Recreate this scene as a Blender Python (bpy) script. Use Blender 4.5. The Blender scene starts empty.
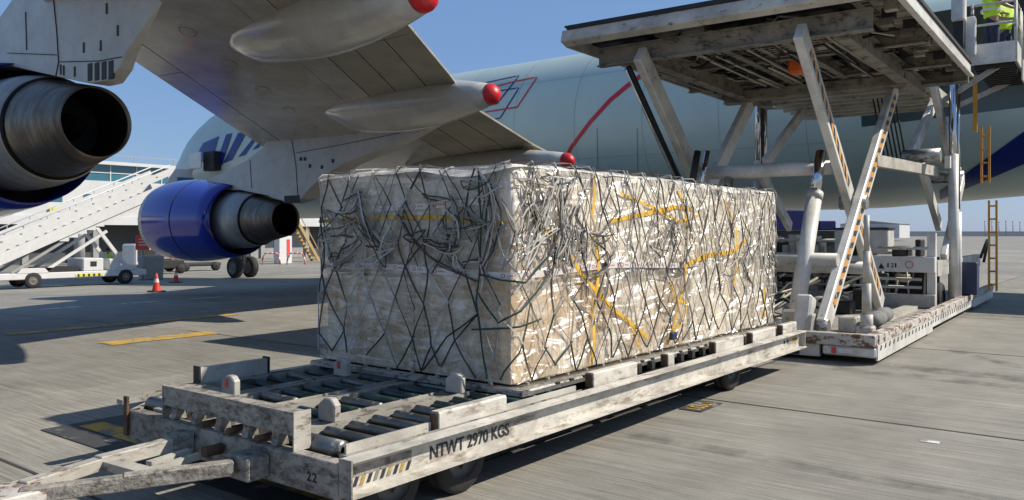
import bpy, bmesh, math, random
from mathutils import Vector, Matrix
from math import sin, cos, pi, sqrt, radians, atan2
random.seed(7)
SC = bpy.context.scene
COL = SC.collection
# ------------------------------------------------------------------ camera
EYE = 1.75; FPX = 820.0; HOR = 233.0
FX, FY = .7916, .6110          # forward in the world (x = along dolly, y = across it)
RX, RY = .6110, -.7916         # camera right
cd = bpy.data.cameras.new('camera'); cam = bpy.data.objects.new('camera', cd); COL.objects.link(cam)
cam.location = (0, 0, EYE)
cam.rotation_euler = (radians(90), 0, atan2(-FX, FY))
cd.lens = FPX/1024*36; cd.sensor_width = 36; cd.sensor_fit = 'HORIZONTAL'
cd.shift_y = -(250-HOR)/1024.0
cd.clip_start = .05; cd.clip_end = 9000
SC.camera = cam
# ------------------------------------------------------------------ sky and sun
EL = radians(41); HDX, HDY = -.62, .785     # where shadows fall
SUN = Vector((-HDX*cos(EL), -HDY*cos(EL), sin(EL))).normalized()
w = bpy.data.worlds.new('World'); SC.world = w; w.use_nodes = True
nt = w.node_tree; nt.nodes.clear()
sky = nt.nodes.new('ShaderNodeTexSky'); sky.sky_type = 'NISHITA'; sky.sun_disc = False
sky.sun_elevation = EL; sky.sun_rotation = atan2(SUN.x, SUN.y)
sky.air_density = 1.0; sky.dust_density = .3; sky.ozone_density = 2.0; sky.altitude = 0
bg = nt.nodes.new('ShaderNodeBackground'); bg.inputs[1].default_value = .088
wo = nt.nodes.new('ShaderNodeOutputWorld')
hz = nt.nodes.new('ShaderNodeMixRGB'); hz.inputs[0].default_value = .6; hz.inputs[2].default_value = (1.75, 3.35, 6.6, 1)   # even desert haze over the whole dome
nt.links.new(sky.outputs[0], hz.inputs[1]); nt.links.new(hz.outputs[0], bg.inputs[0]); nt.links.new(bg.outputs[0], wo.inputs[0])
ld = bpy.data.lights.new('sun', 'SUN'); ld.energy = 5.0; ld.angle = radians(.5); ld.color = (1, .925, .80)
lo = bpy.data.objects.new('sun', ld); COL.objects.link(lo); lo.location = (0, 0, 60)
lo.rotation_euler = SUN.to_track_quat('Z', 'Y').to_euler()
vs = SC.view_settings; vs.view_transform = 'Standard'; vs.look = 'None'; vs.gamma = 1; vs.exposure = .26
SC.render.resolution_x = 1024; SC.render.resolution_y = 500

# ------------------------------------------------------------------ pixel helpers
def ray(px, py):
    r = (px-512)/FPX; u = (HOR-py)/FPX
    return Vector((FX+r*RX, FY+r*RY, u))
def on_x(px, py, x): d = ray(px, py); s = x/d.x; return Vector((x, d.y*s, EYE+d.z*s))
def on_y(px, py, y): d = ray(px, py); s = y/d.y; return Vector((d.x*s, y, EYE+d.z*s))
def on_z(px, py, z): d = ray(px, py); s = (z-EYE)/d.z; return Vector((d.x*s, d.y*s, z))
def at_f(px, py, f): d = ray(px, py); return Vector((0, 0, EYE))+d*f
def hgt(y):                                  # apron falls gently to the drain far left
    t = min(max((y-14)/34.0, 0), 1); return -1.02*(t*t*(3-2*t)*.35+t*.65)

# ------------------------------------------------------------------ materials
MATS = {}
def mk(name, base, rough=.5, metal=0, var=.12, vs=3.0, wear=None, wamt=.5, wscale=6, bump=0, bscale=40, spec=.5, stretch=None, coat=0, dirt=0, ww=.025, wst=(.8, .8, 1.6)):
    if name in MATS: return MATS[name]
    m = bpy.data.materials.new(name); m.use_nodes = True; MATS[name] = m
    t = m.node_tree; N = t.nodes; Lk = t.links; b = N['Principled BSDF']
    tc = N.new('ShaderNodeTexCoord'); co = tc.outputs['Object']
    if stretch:
        mp = N.new('ShaderNodeMapping'); mp.inputs['Scale'].default_value = stretch
        Lk.new(co, mp.inputs[0]); co2 = mp.outputs[0]
    else: co2 = co
    n = N.new('ShaderNodeTexNoise'); n.inputs['Scale'].default_value = vs; n.inputs['Detail'].default_value = 6; n.inputs['Roughness'].default_value = .6
    Lk.new(co2, n.inputs[0])
    r = N.new('ShaderNodeValToRGB'); r.color_ramp.elements[0].position = .3; r.color_ramp.elements[1].position = .7
    r.color_ramp.elements[0].color = tuple(c*(1-var) for c in base)+(1,); r.color_ramp.elements[1].color = tuple(min(1, c*(1+var)) for c in base)+(1,)
    Lk.new(n.outputs[0], r.inputs[0]); col = r.outputs[0]
    b.inputs['Roughness'].default_value = rough; b.inputs['Metallic'].default_value = metal
    b.inputs['Specular IOR Level'].default_value = spec
    if coat: b.inputs['Coat Weight'].default_value = coat; b.inputs['Coat Roughness'].default_value = .08
    if dirt:
        n3 = N.new('ShaderNodeTexNoise'); n3.inputs['Scale'].default_value = 1.6; n3.inputs['Detail'].default_value = 8; n3.inputs['Roughness'].default_value = .7
        Lk.new(co, n3.inputs[0])
        r3 = N.new('ShaderNodeValToRGB'); r3.color_ramp.elements[0].position = .42; r3.color_ramp.elements[1].position = .72
        r3.color_ramp.elements[0].color = (0, 0, 0, 1); r3.color_ramp.elements[1].color = (dirt, dirt, dirt, 1)
        Lk.new(n3.outputs[0], r3.inputs[0])
        mx = N.new('ShaderNodeMixRGB'); mx.inputs[2].default_value = (.055, .045, .035, 1)
        Lk.new(r3.outputs[0], mx.inputs[0]); Lk.new(col, mx.inputs[1]); col = mx.outputs[0]
    if wear:
        n2 = N.new('ShaderNodeTexNoise'); n2.inputs['Scale'].default_value = wscale; n2.inputs['Detail'].default_value = 12; n2.inputs['Roughness'].default_value = .72
        mp2 = N.new('ShaderNodeMapping'); mp2.inputs['Scale'].default_value = wst; mp2.inputs['Location'].default_value = (3.1, 1.7, .4)
        Lk.new(co, mp2.inputs[0]); Lk.new(mp2.outputs[0], n2.inputs[0])
        r2 = N.new('ShaderNodeValToRGB'); p = 1-wamt
        r2.color_ramp.elements[0].position = max(0, p-ww); r2.color_ramp.elements[1].position = min(1, p+ww)
        Lk.new(n2.outputs[0], r2.inputs[0])
        mx2 = N.new('ShaderNodeMixRGB'); mx2.inputs[2].default_value = tuple(wear)+(1,)
        Lk.new(r2.outputs[0], mx2.inputs[0]); Lk.new(col, mx2.inputs[1]); col = mx2.outputs[0]
        mr = N.new('ShaderNodeMath'); mr.operation = 'MULTIPLY_ADD'; mr.inputs[1].default_value = .3; mr.inputs[2].default_value = rough
        Lk.new(r2.outputs[0], mr.inputs[0]); Lk.new(mr.outputs[0], b.inputs['Roughness'])
    Lk.new(col, b.inputs['Base Color'])
    if bump:
        nb = N.new('ShaderNodeTexNoise'); nb.inputs['Scale'].default_value = bscale; nb.inputs['Detail'].default_value = 5
        Lk.new(co2, nb.inputs[0]); bp = N.new('ShaderNodeBump'); bp.inputs['Strength'].default_value = bump; bp.inputs['Distance'].default_value = .02
        Lk.new(nb.outputs[0], bp.inputs['Height']); Lk.new(bp.outputs[0], b.inputs['Normal'])
    return m

def stripes_mat():
    m = bpy.data.materials.new('hazard_stripes'); m.use_nodes = True; t = m.node_tree; N = t.nodes; Lk = t.links; b = N['Principled BSDF']
    tc = N.new('ShaderNodeTexCoord'); sp = N.new('ShaderNodeSeparateXYZ'); Lk.new(tc.outputs['Object'], sp.inputs[0])
    a = N.new('ShaderNodeMath'); a.operation = 'MULTIPLY_ADD'; a.inputs[1].default_value = 1.2; Lk.new(sp.outputs[2], a.inputs[0]); Lk.new(sp.outputs[0], a.inputs[2])
    s = N.new('ShaderNodeMath'); s.operation = 'MULTIPLY'; s.inputs[1].default_value = 3.6; Lk.new(a.outputs[0], s.inputs[0])
    f = N.new('ShaderNodeMath'); f.operation = 'FRACT'; Lk.new(s.outputs[0], f.inputs[0])
    g = N.new('ShaderNodeMath'); g.operation = 'GREATER_THAN'; g.inputs[1].default_value = .5; Lk.new(f.outputs[0], g.inputs[0])
    n = N.new('ShaderNodeTexNoise'); n.inputs['Scale'].default_value = 9; n.inputs['Detail'].default_value = 9; n.inputs['Roughness'].default_value = .7
    Lk.new(tc.outputs['Object'], n.inputs[0])
    r = N.new('ShaderNodeValToRGB'); r.color_ramp.elements[0].position = .56; r.color_ramp.elements[1].position = .62; Lk.new(n.outputs[0], r.inputs[0])
    x = N.new('ShaderNodeMixRGB'); x.inputs[1].default_value = (.62, .27, .03, 1); x.inputs[2].default_value = (.02, .02, .025, 1); Lk.new(g.outputs[0], x.inputs[0])
    y = N.new('ShaderNodeMixRGB'); y.inputs[2].default_value = (.5, .48, .43, 1); Lk.new(r.outputs[0], y.inputs[0]); Lk.new(x.outputs[0], y.inputs[1])
    Lk.new(y.outputs[0], b.inputs['Base Color']); b.inputs['Roughness'].default_value = .5
    return m

def concrete_mat():
    m = bpy.data.materials.new('brushed_concrete'); m.use_nodes = True; t = m.node_tree; N = t.nodes; Lk = t.links; b = N['Principled BSDF']
    tc = N.new('ShaderNodeTexCoord'); co = tc.outputs['Object']
    def noise(scale, detail, st=None, rough=.6):
        c = co
        if st:
            mp = N.new('ShaderNodeMapping'); mp.inputs['Scale'].default_value = st; Lk.new(co, mp.inputs[0]); c = mp.outputs[0]
        n = N.new('ShaderNodeTexNoise'); n.inputs['Scale'].default_value = scale; n.inputs['Detail'].default_value = detail; n.inputs['Roughness'].default_value = rough
        Lk.new(c, n.inputs[0]); return n.outputs[0]
    def ramp(i, p0, p1, c0, c1):
        r = N.new('ShaderNodeValToRGB'); e = r.color_ramp.elements; e[0].position = p0; e[1].position = p1
        e[0].color = (c0, c0, c0, 1) if not isinstance(c0, tuple) else c0+(1,); e[1].color = (c1, c1, c1, 1) if not isinstance(c1, tuple) else c1+(1,)
        Lk.new(i, r.inputs[0]); return r.outputs[0]
    def mix(bt, fac, a, c):
        x = N.new('ShaderNodeMixRGB'); x.blend_type = bt
        if isinstance(fac, float): x.inputs[0].default_value = fac
        else: Lk.new(fac, x.inputs[0])
        Lk.new(a, x.inputs[1])
        if isinstance(c, tuple): x.inputs[2].default_value = c+(1,)
        else: Lk.new(c, x.inputs[2])
        return x.outputs[0]
    big = noise(.14, 6); med = noise(1.3, 7, None, .68)
    brush = noise(1.0, 5, (34, .45, 1), .75); fine = noise(1.0, 3, (75, 1.3, 1), .7); grit = noise(90, 3)
    col = ramp(big, .3, .72, (.262, .247, .210), (.345, .325, .280))
    col = mix('MULTIPLY', 1.0, col, ramp(med, .25, .8, .72, 1.16))
    col = mix('MULTIPLY', 1.0, col, ramp(brush, .34, .66, .70, 1.20))
    col = mix('MULTIPLY', .8, col, ramp(fine, .34, .66, .66, 1.2))
    col = mix('MULTIPLY', .5, col, ramp(grit, .3, .7, .62, 1.28))
    # oil and tyre stains with shapes of their own
    st = noise(.55, 8, (1, .55, 1), .62)
    col = mix('MIX', ramp(st, .60, .78, 0.0, .55), col, (.085, .082, .078))
    sp = noise(3.2, 2); col = mix('MIX', ramp(sp, .74, .78, 0.0, .35), col, (.09, .085, .08))
    # slab to slab tone
    mp = N.new('ShaderNodeMapping'); mp.inputs['Location'].default_value = (-2.6/5.5, -4.0/5.5, 0); mp.inputs['Scale'].default_value = (1/5.5, 1/5.5, 0)
    Lk.new(co, mp.inputs[0]); fl = N.new('ShaderNodeVectorMath'); fl.operation = 'FLOOR'; Lk.new(mp.outputs[0], fl.inputs[0])
    wn = N.new('ShaderNodeTexWhiteNoise'); wn.noise_dimensions = '2D'; Lk.new(fl.outputs[0], wn.inputs[0])
    col = mix('MULTIPLY', 1.0, col, ramp(wn.outputs[0], 0, 1, .88, 1.08))
    Lk.new(col, b.inputs['Base Color']); b.inputs['Roughness'].default_value = .82; b.inputs['Specular IOR Level'].default_value = .3
    a = N.new('ShaderNodeMath'); a.operation = 'ADD'; Lk.new(brush, a.inputs[0]); Lk.new(fine, a.inputs[1])
    bp = N.new('ShaderNodeBump'); bp.inputs['Strength'].default_value = .45; bp.inputs['Distance'].default_value = .012
    Lk.new(a.outputs[0], bp.inputs['Height']); Lk.new(bp.outputs[0], b.inputs['Normal'])
    return m

def wrap_mat():
    m = bpy.data.materials.new('plastic_wrap'); m.use_nodes = True; t = m.node_tree; N = t.nodes; Lk = t.links
    N.remove(N['Principled BSDF']); out = N['Material Output']
    tc = N.new('ShaderNodeTexCoord')
    n = N.new('ShaderNodeTexNoise'); n.inputs['Scale'].default_value = 2.3; n.inputs['Detail'].default_value = 6; n.inputs['Roughness'].default_value = .62; n.inputs['Distortion'].default_value = .8
    Lk.new(tc.outputs['Object'], n.inputs[0])
    # higher layers are wrapped more often, so milkier
    sp = N.new('ShaderNodeSeparateXYZ'); Lk.new(tc.outputs['Object'], sp.inputs[0])
    mr = N.new('ShaderNodeMapRange'); mr.inputs[1].default_value = .7; mr.inputs[2].default_value = 1.35; mr.inputs[3].default_value = -.05; mr.inputs[4].default_value = .10
    Lk.new(sp.outputs[2], mr.inputs[0])
    ad = N.new('ShaderNodeMath'); ad.operation = 'ADD'; Lk.new(n.outputs[0], ad.inputs[0]); Lk.new(mr.outputs[0], ad.inputs[1])
    r = N.new('ShaderNodeValToRGB'); e = r.color_ramp.elements; e[0].position = .36; e[1].position = .68; e[0].color = (.06,)*3+(1,); e[1].color = (.70,)*3+(1,)
    Lk.new(ad.outputs[0], r.inputs[0])
    wv = N.new('ShaderNodeTexNoise'); wv.inputs['Scale'].default_value = 4.0; wv.inputs['Detail'].default_value = 3; wv.inputs['Distortion'].default_value = 2.4; wv.inputs['Roughness'].default_value = .6
    mp = N.new('ShaderNodeMapping'); mp.inputs['Scale'].default_value = (1.2, 1.2, .55); mp.inputs['Rotation'].default_value = (.3, .35, 0)
    Lk.new(tc.outputs['Object'], mp.inputs[0]); Lk.new(mp.outputs[0], wv.inputs[0])
    bp = N.new('ShaderNodeBump'); bp.inputs['Strength'].default_value = 1.0; bp.inputs['Distance'].default_value = .075
    Lk.new(wv.outputs[0], bp.inputs['Height'])
    d = N.new('ShaderNodeBsdfDiffuse'); d.inputs[0].default_value = (.94, .865, .73, 1); Lk.new(bp.outputs[0], d.inputs['Normal'])
    tr = N.new('ShaderNodeBsdfTransparent'); tr.inputs[0].default_value = (.95, .94, .92, 1)
    ms = N.new('ShaderNodeMixShader'); Lk.new(r.outputs[0], ms.inputs[0]); Lk.new(tr.outputs[0], ms.inputs[1]); Lk.new(d.outputs[0], ms.inputs[2])
    w2 = N.new('ShaderNodeTexNoise'); w2.inputs['Scale'].default_value = 2.6; w2.inputs['Detail'].default_value = 1.5; w2.inputs['Distortion'].default_value = .9; w2.inputs['Roughness'].default_value = .45
    mp3 = N.new('ShaderNodeMapping'); mp3.inputs['Scale'].default_value = (.7, .7, 2.6); mp3.inputs['Rotation'].default_value = (.55, .75, .2); Lk.new(tc.outputs['Object'], mp3.inputs[0]); Lk.new(mp3.outputs[0], w2.inputs[0])
    bp2 = N.new('ShaderNodeBump'); bp2.inputs['Strength'].default_value = 1.0; bp2.inputs['Distance'].default_value = .30; Lk.new(w2.outputs[0], bp2.inputs['Height'])
    gl = N.new('ShaderNodeBsdfGlossy'); gl.inputs['Roughness'].default_value = .36; gl.inputs[0].default_value = (1, 1, 1, 1); Lk.new(bp2.outputs[0], gl.inputs['Normal'])
    lw = N.new('ShaderNodeLayerWeight'); lw.inputs[0].default_value = .35; fz = N.new('ShaderNodeMath'); fz.operation = 'MULTIPLY_ADD'; fz.inputs[1].default_value = .3; fz.inputs[2].default_value = .065; Lk.new(lw.outputs['Facing'], fz.inputs[0])
    ms2 = N.new('ShaderNodeMixShader'); Lk.new(fz.outputs[0], ms2.inputs[0]); Lk.new(ms.outputs[0], ms2.inputs[1]); Lk.new(gl.outputs[0], ms2.inputs[2])
    Lk.new(ms2.outputs[0], out.inputs[0])
    return m

def tape_mat():          # white packing tape with repeated red print
    m = bpy.data.materials.new('printed_tape'); m.use_nodes = True; t = m.node_tree; N = t.nodes; Lk = t.links; b = N['Principled BSDF']
    uv = N.new('ShaderNodeUVMap'); sp = N.new('ShaderNodeSeparateXYZ'); Lk.new(uv.outputs[0], sp.inputs[0])
    fr = N.new('ShaderNodeMath'); fr.operation = 'FRACT'; Lk.new(sp.outputs[0], fr.inputs[0])
    def sub(i, v):
        a = N.new('ShaderNodeMath'); a.operation = 'SUBTRACT'; Lk.new(i, a.inputs[0]); a.inputs[1].default_value = v; return a.outputs[0]
    def cmp(i, op, v):
        a = N.new('ShaderNodeMath'); a.operation = op; Lk.new(i, a.inputs[0]); a.inputs[1].default_value = v; return a.outputs[0]
    def mul(a_, c_, op='MULTIPLY'):
        a = N.new('ShaderNodeMath'); a.operation = op; Lk.new(a_, a.inputs[0]); Lk.new(c_, a.inputs[1]); return a.outputs[0]
    # ring
    dx = cmp(sub(fr.outputs[0], .3), 'MULTIPLY', 3.6); dy = sub(sp.outputs[1], .5)
    q = mul(mul(dx, dx), mul(dy, dy), 'ADD')
    ring = mul(cmp(q, 'LESS_THAN', .10), cmp(q, 'GREATER_THAN', .035))
    # lettering like dashes
    f2 = cmp(fr.outputs[0], 'MULTIPLY', 14.0); f3 = N.new('ShaderNodeMath'); f3.operation = 'FRACT'; Lk.new(f2, f3.inputs[0])
    d1 = mul(cmp(f3.outputs[0], 'GREATER_THAN', .35), mul(cmp(fr.outputs[0], 'GREATER_THAN', .45), cmp(fr.outputs[0], 'LESS_THAN', .72)))
    d1 = mul(d1, mul(cmp(sp.outputs[1], 'GREATER_THAN', .36), cmp(sp.outputs[1], 'LESS_THAN', .62)))
    mk_ = mul(ring, d1, 'MAXIMUM')
    x = N.new('ShaderNodeMixRGB'); x.inputs[1].default_value = (.62, .58, .54, 1); x.inputs[2].default_value = (.42, .06, .07, 1); Lk.new(mk_, x.inputs[0])
    Lk.new(x.outputs[0], b.inputs['Base Color']); b.inputs['Roughness'].default_value = .3
    return m

WHITE = mk('worn_white_paint', (.50, .465, .40), .5, wear=(.13, .105, .08), wamt=.41, wscale=9, dirt=.5, ww=.05, wst=(.5, .5, 2), bump=.15, bscale=60)
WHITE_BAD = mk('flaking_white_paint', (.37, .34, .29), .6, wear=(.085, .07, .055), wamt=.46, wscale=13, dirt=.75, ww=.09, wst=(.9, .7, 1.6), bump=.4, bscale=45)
WHITE_RAIL = mk('scuffed_white_rail', (.62, .585, .515), .5, wear=(.20, .165, .125), wamt=.42, wscale=9, dirt=.6, ww=.07, wst=(.5, .8, 2), bump=.1, bscale=50)
RUSTY = mk('rusted_white_edge', (.55, .52, .47), .6, wear=(.14, .065, .032), wamt=.47, wscale=7, dirt=.4, bump=.3, bscale=40)
RUST = mk('brown_rust', (.10, .055, .03), .85, var=.4, vs=9, bump=.4)
STEEL = mk('dull_roller_steel', (.16, .165, .16), .38, .85, .25, 7, wear=(.3, .29, .27), wamt=.42, wscale=14)
GREEN = mk('dark_green_roller', (.022, .045, .04), .35, .2, .3, 8, wear=(.14, .14, .13), wamt=.40, wscale=14)
DECK = mk('greasy_deck_plate', (.30, .28, .24), .6, .1, .25, 5, wear=(.11, .097, .08), wamt=.44, wscale=6, bump=.2)
ALU = mk('scratched_aluminium', (.42, .41, .385), .38, .8, .2, 12, wear=(.16, .15, .135), wamt=.45, wscale=12, bump=.2, bscale=120)
BLACK = mk('black_rubber', (.022, .021, .020), .8, var=.4, bump=.2)
DARK = mk('dark_grime_metal', (.03, .029, .028), .6, .3, .35, 8)
RIM = mk('dusty_wheel_rim', (.19, .18, .16), .6, .3, .3, 9, dirt=.6)
INK = mk('black_stencil_ink', (.022, .022, .025), .6, var=.5, vs=30)
YPAINT = mk('yellow_road_paint', (.50, .30, .035), .7, var=.2, vs=5, wear=(.2, .19, .16), wamt=.47, wscale=5)
KPAINT = mk('black_road_paint', (.05, .05, .052), .7, var=.2, vs=5, wear=(.2, .19, .17), wamt=.4, wscale=4)
WPAINT = mk('white_road_paint', (.62, .61, .58), .7, var=.2, vs=5, wear=(.25, .24, .21), wamt=.45, wscale=6)
SEAL = mk('joint_sealant', (.045, .043, .04), .8, var=.3)
HAZ = stripes_mat()
PLY = mk('plywood', (.64, .48, .30), .62, var=.22, vs=2.2, stretch=(1.2, 1.2, 9), bump=.12, bscale=6, wear=(.30, .19, .09), wamt=.36, wscale=3)
PINE = mk('pine_cleat', (.64, .48, .29), .6, var=.2, vs=2.5, stretch=(9, 9, 1.2), bump=.1, bscale=6)
CARD = mk('kraft_cardboard', (.56, .43, .285), .7, var=.12, vs=1.5)
CARTON = mk('pale_carton', (.84, .745, .60), .6, var=.1, vs=1.5)
WRAP = wrap_mat(); TAPE = tape_mat()
WEB = mk('grey_webbing', (.27, .255, .23), .8, var=.3, vs=6, bump=.3, bscale=200)
WEBL = mk('pale_webbing', (.46, .44, .40), .8, var=.3, vs=6, bump=.3, bscale=200)
WEBD = mk('dark_webbing', (.06, .056, .05), .8, var=.35, vs=6, bump=.3, bscale=200)
ROPE = mk('green_cord', (.012, .05, .042), .7, var=.4, vs=9)
YSTRAP = mk('yellow_strap', (.68, .40, .03), .6, var=.18, vs=8, bump=.2, bscale=200)
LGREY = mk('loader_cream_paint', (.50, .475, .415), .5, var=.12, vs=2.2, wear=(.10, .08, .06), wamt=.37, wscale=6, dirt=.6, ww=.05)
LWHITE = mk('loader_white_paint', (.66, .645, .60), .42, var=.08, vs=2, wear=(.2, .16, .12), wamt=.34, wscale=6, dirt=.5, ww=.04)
CHROME = mk('chrome_rod', (.62, .63, .64), .12, 1, .05)
PIPE = mk('hydraulic_pipe', (.42, .385, .32), .45, .6, .3, 5)
ORANGE = mk('orange_plastic', (.75, .14, .02), .5)
YLAD = mk('yellow_ladder_paint', (.58, .27, .025), .5, var=.15, dirt=.3)
BLUEBOX = mk('blue_box_paint', (.018, .026, .075), .45)
SLATE = mk('fuselage_paint', (.42, .505, .455), .33, var=.06, vs=.5, coat=.12)
BLUE = mk('blue_nacelle_paint', (.012, .03, .32), .16, var=.08, vs=.6, coat=.6)
LOGO_B = mk('dark_blue_livery', (.008, .018, .15), .3, var=.06)
LOGO_R = mk('red_livery', (.52, .012, .025), .3, var=.06)
WINGP = mk('wing_grey_paint', (.47, .435, .37), .22, var=.16, vs=.55, dirt=.38, coat=.25, stretch=(1, .35, 1))
FLAP = mk('flap_grey_paint', (.32, .295, .24), .4, var=.15, vs=.9, dirt=.4, stretch=(1, .4, 1))
FAIR = mk('fairing_grey_paint', (.50, .48, .43), .24, var=.12, vs=.8, dirt=.25, coat=.3, stretch=(1, .4, 1))
PYL = mk('pylon_grey_paint', (.50, .485, .445), .36, var=.1, vs=1.1, dirt=.3)
REDTIP = mk('red_tip_paint', (.52, .012, .014), .42, var=.1)
NOZ = mk('brushed_nozzle_metal', (.20, .172, .142), .34, .95, .45, 3, stretch=(1, 6, 1), wear=(.16, .125, .095), wamt=.45, wscale=2.2, ww=.12, wst=(.6, 3, .6))
NOZD = mk('sooty_nozzle', (.012, .011, .010), .6, .5, .4, 6)
CORE = mk('core_cowl_grey', (.40, .39, .37), .4, .5, .2, 2, stretch=(1, 4, 1), dirt=.4)
STAIRW = mk('stair_white_paint', (.62, .615, .60), .4, var=.06)
WALLW = mk('terminal_white_cladding', (.55, .55, .545), .55, var=.07, vs=.4)
WALLD = mk('terminal_dark_bay', (.06, .062, .064), .6, var=.25, vs=.3)
GLASS = mk('blue_tinted_glass', (.035, .14, .19), .08, 0, .25, .4, spec=.8)
GREYB = mk('grey_service_paint', (.30, .30, .29), .55)
CONE = mk('red_cone_plastic', (.62, .04, .015), .5)
HIVIS = mk('hi_vis_vest', (.52, .80, .02), .6, var=.15, vs=9, bump=.4, bscale=14)
NAVY = mk('navy_trousers', (.02, .026, .06), .8, var=.3, vs=9, bump=.5, bscale=12)
SKIN = mk('skin', (.30, .17, .11), .5)
HAIR = mk('dark_hair', (.015, .012, .01), .6)
REFL = mk('silver_reflective_tape', (.6, .6, .6), .4)
SIGNR = mk('red_sign', (.70, .06, .06), .45)
YSIGN = mk('yellow_sign', (.70, .62, .04), .45)
FABRIC = mk('grey_canvas_roll', (.16, .16, .155), .85, var=.25, vs=6, bump=.6, bscale=9)
CONC = concrete_mat()

# ------------------------------------------------------------------ mesh builder
ORIG = {}
class MB:
    def __init__(s): s.v = []; s.f = []; s.sm = []
    def add(s, vs_, fs, smooth=False):
        o = len(s.v); s.v += [Vector(p) for p in vs_]; s.f += [tuple(i+o for i in f) for f in fs]; s.sm += [smooth]*len(fs); return s
    def box(s, x0, x1, y0, y1, z0, z1):
        return s.add([(x0, y0, z0), (x1, y0, z0), (x1, y1, z0), (x0, y1, z0), (x0, y0, z1), (x1, y0, z1), (x1, y1, z1), (x0, y1, z1)],
                     [(0, 3, 2, 1), (4, 5, 6, 7), (0, 1, 5, 4), (1, 2, 6, 5), (2, 3, 7, 6), (3, 0, 4, 7)])
    def beam(s, p, q, w_, h, up=(0, 0, 1), taper=1.0):
        p = Vector(p); q = Vector(q); d = (q-p).normalized(); up = Vector(up)
        if abs(d.dot(up)) > .97: up = Vector((0, 1, 0))
        sd = d.cross(up).normalized(); u = sd.cross(d)
        vs_ = []
        for c, k in ((p, 1), (q, taper)):
            for a, b in ((-1, -1), (1, -1), (1, 1), (-1, 1)): vs_.append(c+sd*a*w_*k/2+u*b*h*k/2)
        return s.add(vs_, [(0, 1, 2, 3), (7, 6, 5, 4), (0, 4, 5, 1), (1, 5, 6, 2), (2, 6, 7, 3), (3, 7, 4, 0)])
    def ibeam(s, p, q, w_, h, t=.02, up=(0, 0, 1)):
        p = Vector(p); q = Vector(q); d = (q-p).normalized(); up = Vector(up); sd = d.cross(up).normalized(); u = sd.cross(d)
        s.beam(p+u*(h/2-t/2), q+u*(h/2-t/2), w_, t, up); s.beam(p-u*(h/2-t/2), q-u*(h/2-t/2), w_, t, up)
        return s.beam(p, q, t, h-2*t, up)
    def tube(s, p, q, r, n=12, r2=None, cap=True):
        return s.path([p, q], [r, r if r2 is None else r2], n, cap)
    def path(s, pts, r, n=8, cap=True):
        pts = [Vector(p) for p in pts]; k = len(pts)
        rs = r if isinstance(r, (list, tuple)) else [r]*k
        rings = []; ref = None
        for i, p in enumerate(pts):
            d = (pts[min(i+1, k-1)]-pts[max(i-1, 0)]).normalized()
            if ref is None:
                ref = Vector((0, 0, 1)) if abs(d.z) < .9 else Vector((1, 0, 0))
            a = d.cross(ref).normalized(); b = a.cross(d).normalized(); ref = b
            rings.append([p+(a*cos(2*pi*j/n)+b*sin(2*pi*j/n))*rs[i] for j in range(n)])
        return s.loft(rings, True, cap)
    def loft(s, rings, closed=True, cap=True, smooth=True):
        n = len(rings[0]); vs_ = [p for r in rings for p in r]; fs = []
        for i in range(len(rings)-1):
            for j in range(n if closed else n-1):
                a = i*n+j; b = i*n+(j+1) % n; fs.append((a, b, b+n, a+n))
        s.add(vs_, fs, smooth)
        if cap and closed:
            o = len(s.v)-len(vs_)
            s.f.append(tuple(o+j for j in range(n))[::-1]); s.f.append(tuple(o+(len(rings)-1)*n+j for j in range(n))); s.sm += [False, False]
        return s
    def prism(s, poly, ax, a0, a1):     # poly in the two other axes (cyclic order x,y,z without ax)
        def P(u, v, a): return {'x': (a, u, v), 'y': (u, a, v), 'z': (u, v, a)}[ax]
        n = len(poly); vs_ = [P(u, v, a0) for u, v in poly]+[P(u, v, a1) for u, v in poly]
        fs = [tuple(range(n))[::-1], tuple(range(n, 2*n))]+[(i, (i+1) % n, (i+1) % n+n, i+n) for i in range(n)]
        return s.add(vs_, fs)
    def lathe(s, prof, o, axis, n=32, a0=0, a1=2*pi):   # prof: (t along axis, r)
        o = Vector(o); ax = Vector(axis).normalized(); u = ax.cross(Vector((0, 0, 1)))
        if u.length < .1: u = Vector((1, 0, 0))
        u.normalize(); v = ax.cross(u)
        rings = [[o+ax*t+(u*cos(2*pi*j/n)+v*sin(2*pi*j/n))*r for j in range(n)] for t, r in prof]
        return s.loft(rings, True, False)
    def build(s, name, mat, parent=None, bevel=0, seg=1, recalc=True):
        o0 = ORIG.get(parent, Vector((0, 0, 0))) if parent else Vector((0, 0, 0))
        me = bpy.data.meshes.new(name); me.from_pydata([p-o0 for p in s.v], [], s.f)
        for p, sm in zip(me.polygons, s.sm): p.use_smooth = sm
        if recalc:
            b = bmesh.new(); b.from_mesh(me); bmesh.ops.recalc_face_normals(b, faces=b.faces); b.to_mesh(me); b.free()
        me.materials.append(mat); o = bpy.data.objects.new(name, me); COL.objects.link(o)
        if parent: o.parent = parent; ORIG[o] = o0
        if bevel:
            m = o.modifiers.new('bevel', 'BEVEL'); m.width = bevel; m.segments = seg; m.limit_method = 'ANGLE'
        return o
def tag(o, label=None, cat=None, group=None, kind=None):
    if label: o['label'] = label
    if cat: o['category'] = cat
    if group: o['group'] = group
    if kind: o['kind'] = kind
    return o
def thing(name, loc, label, cat, group=None, rz=0):
    o = bpy.data.objects.new(name, None); COL.objects.link(o); o.location = loc; o.rotation_euler.z = rz
    o.empty_display_size = .2; ORIG[o] = Vector(loc); return tag(o, label, cat, group)
def sub(name, parent, loc):          # an empty part
    o = bpy.data.objects.new(name, None); COL.objects.link(o); o.parent = parent; o.location = Vector(loc)-ORIG[parent]; o.empty_display_size = .1
    ORIG[o] = Vector(loc); return o
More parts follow.
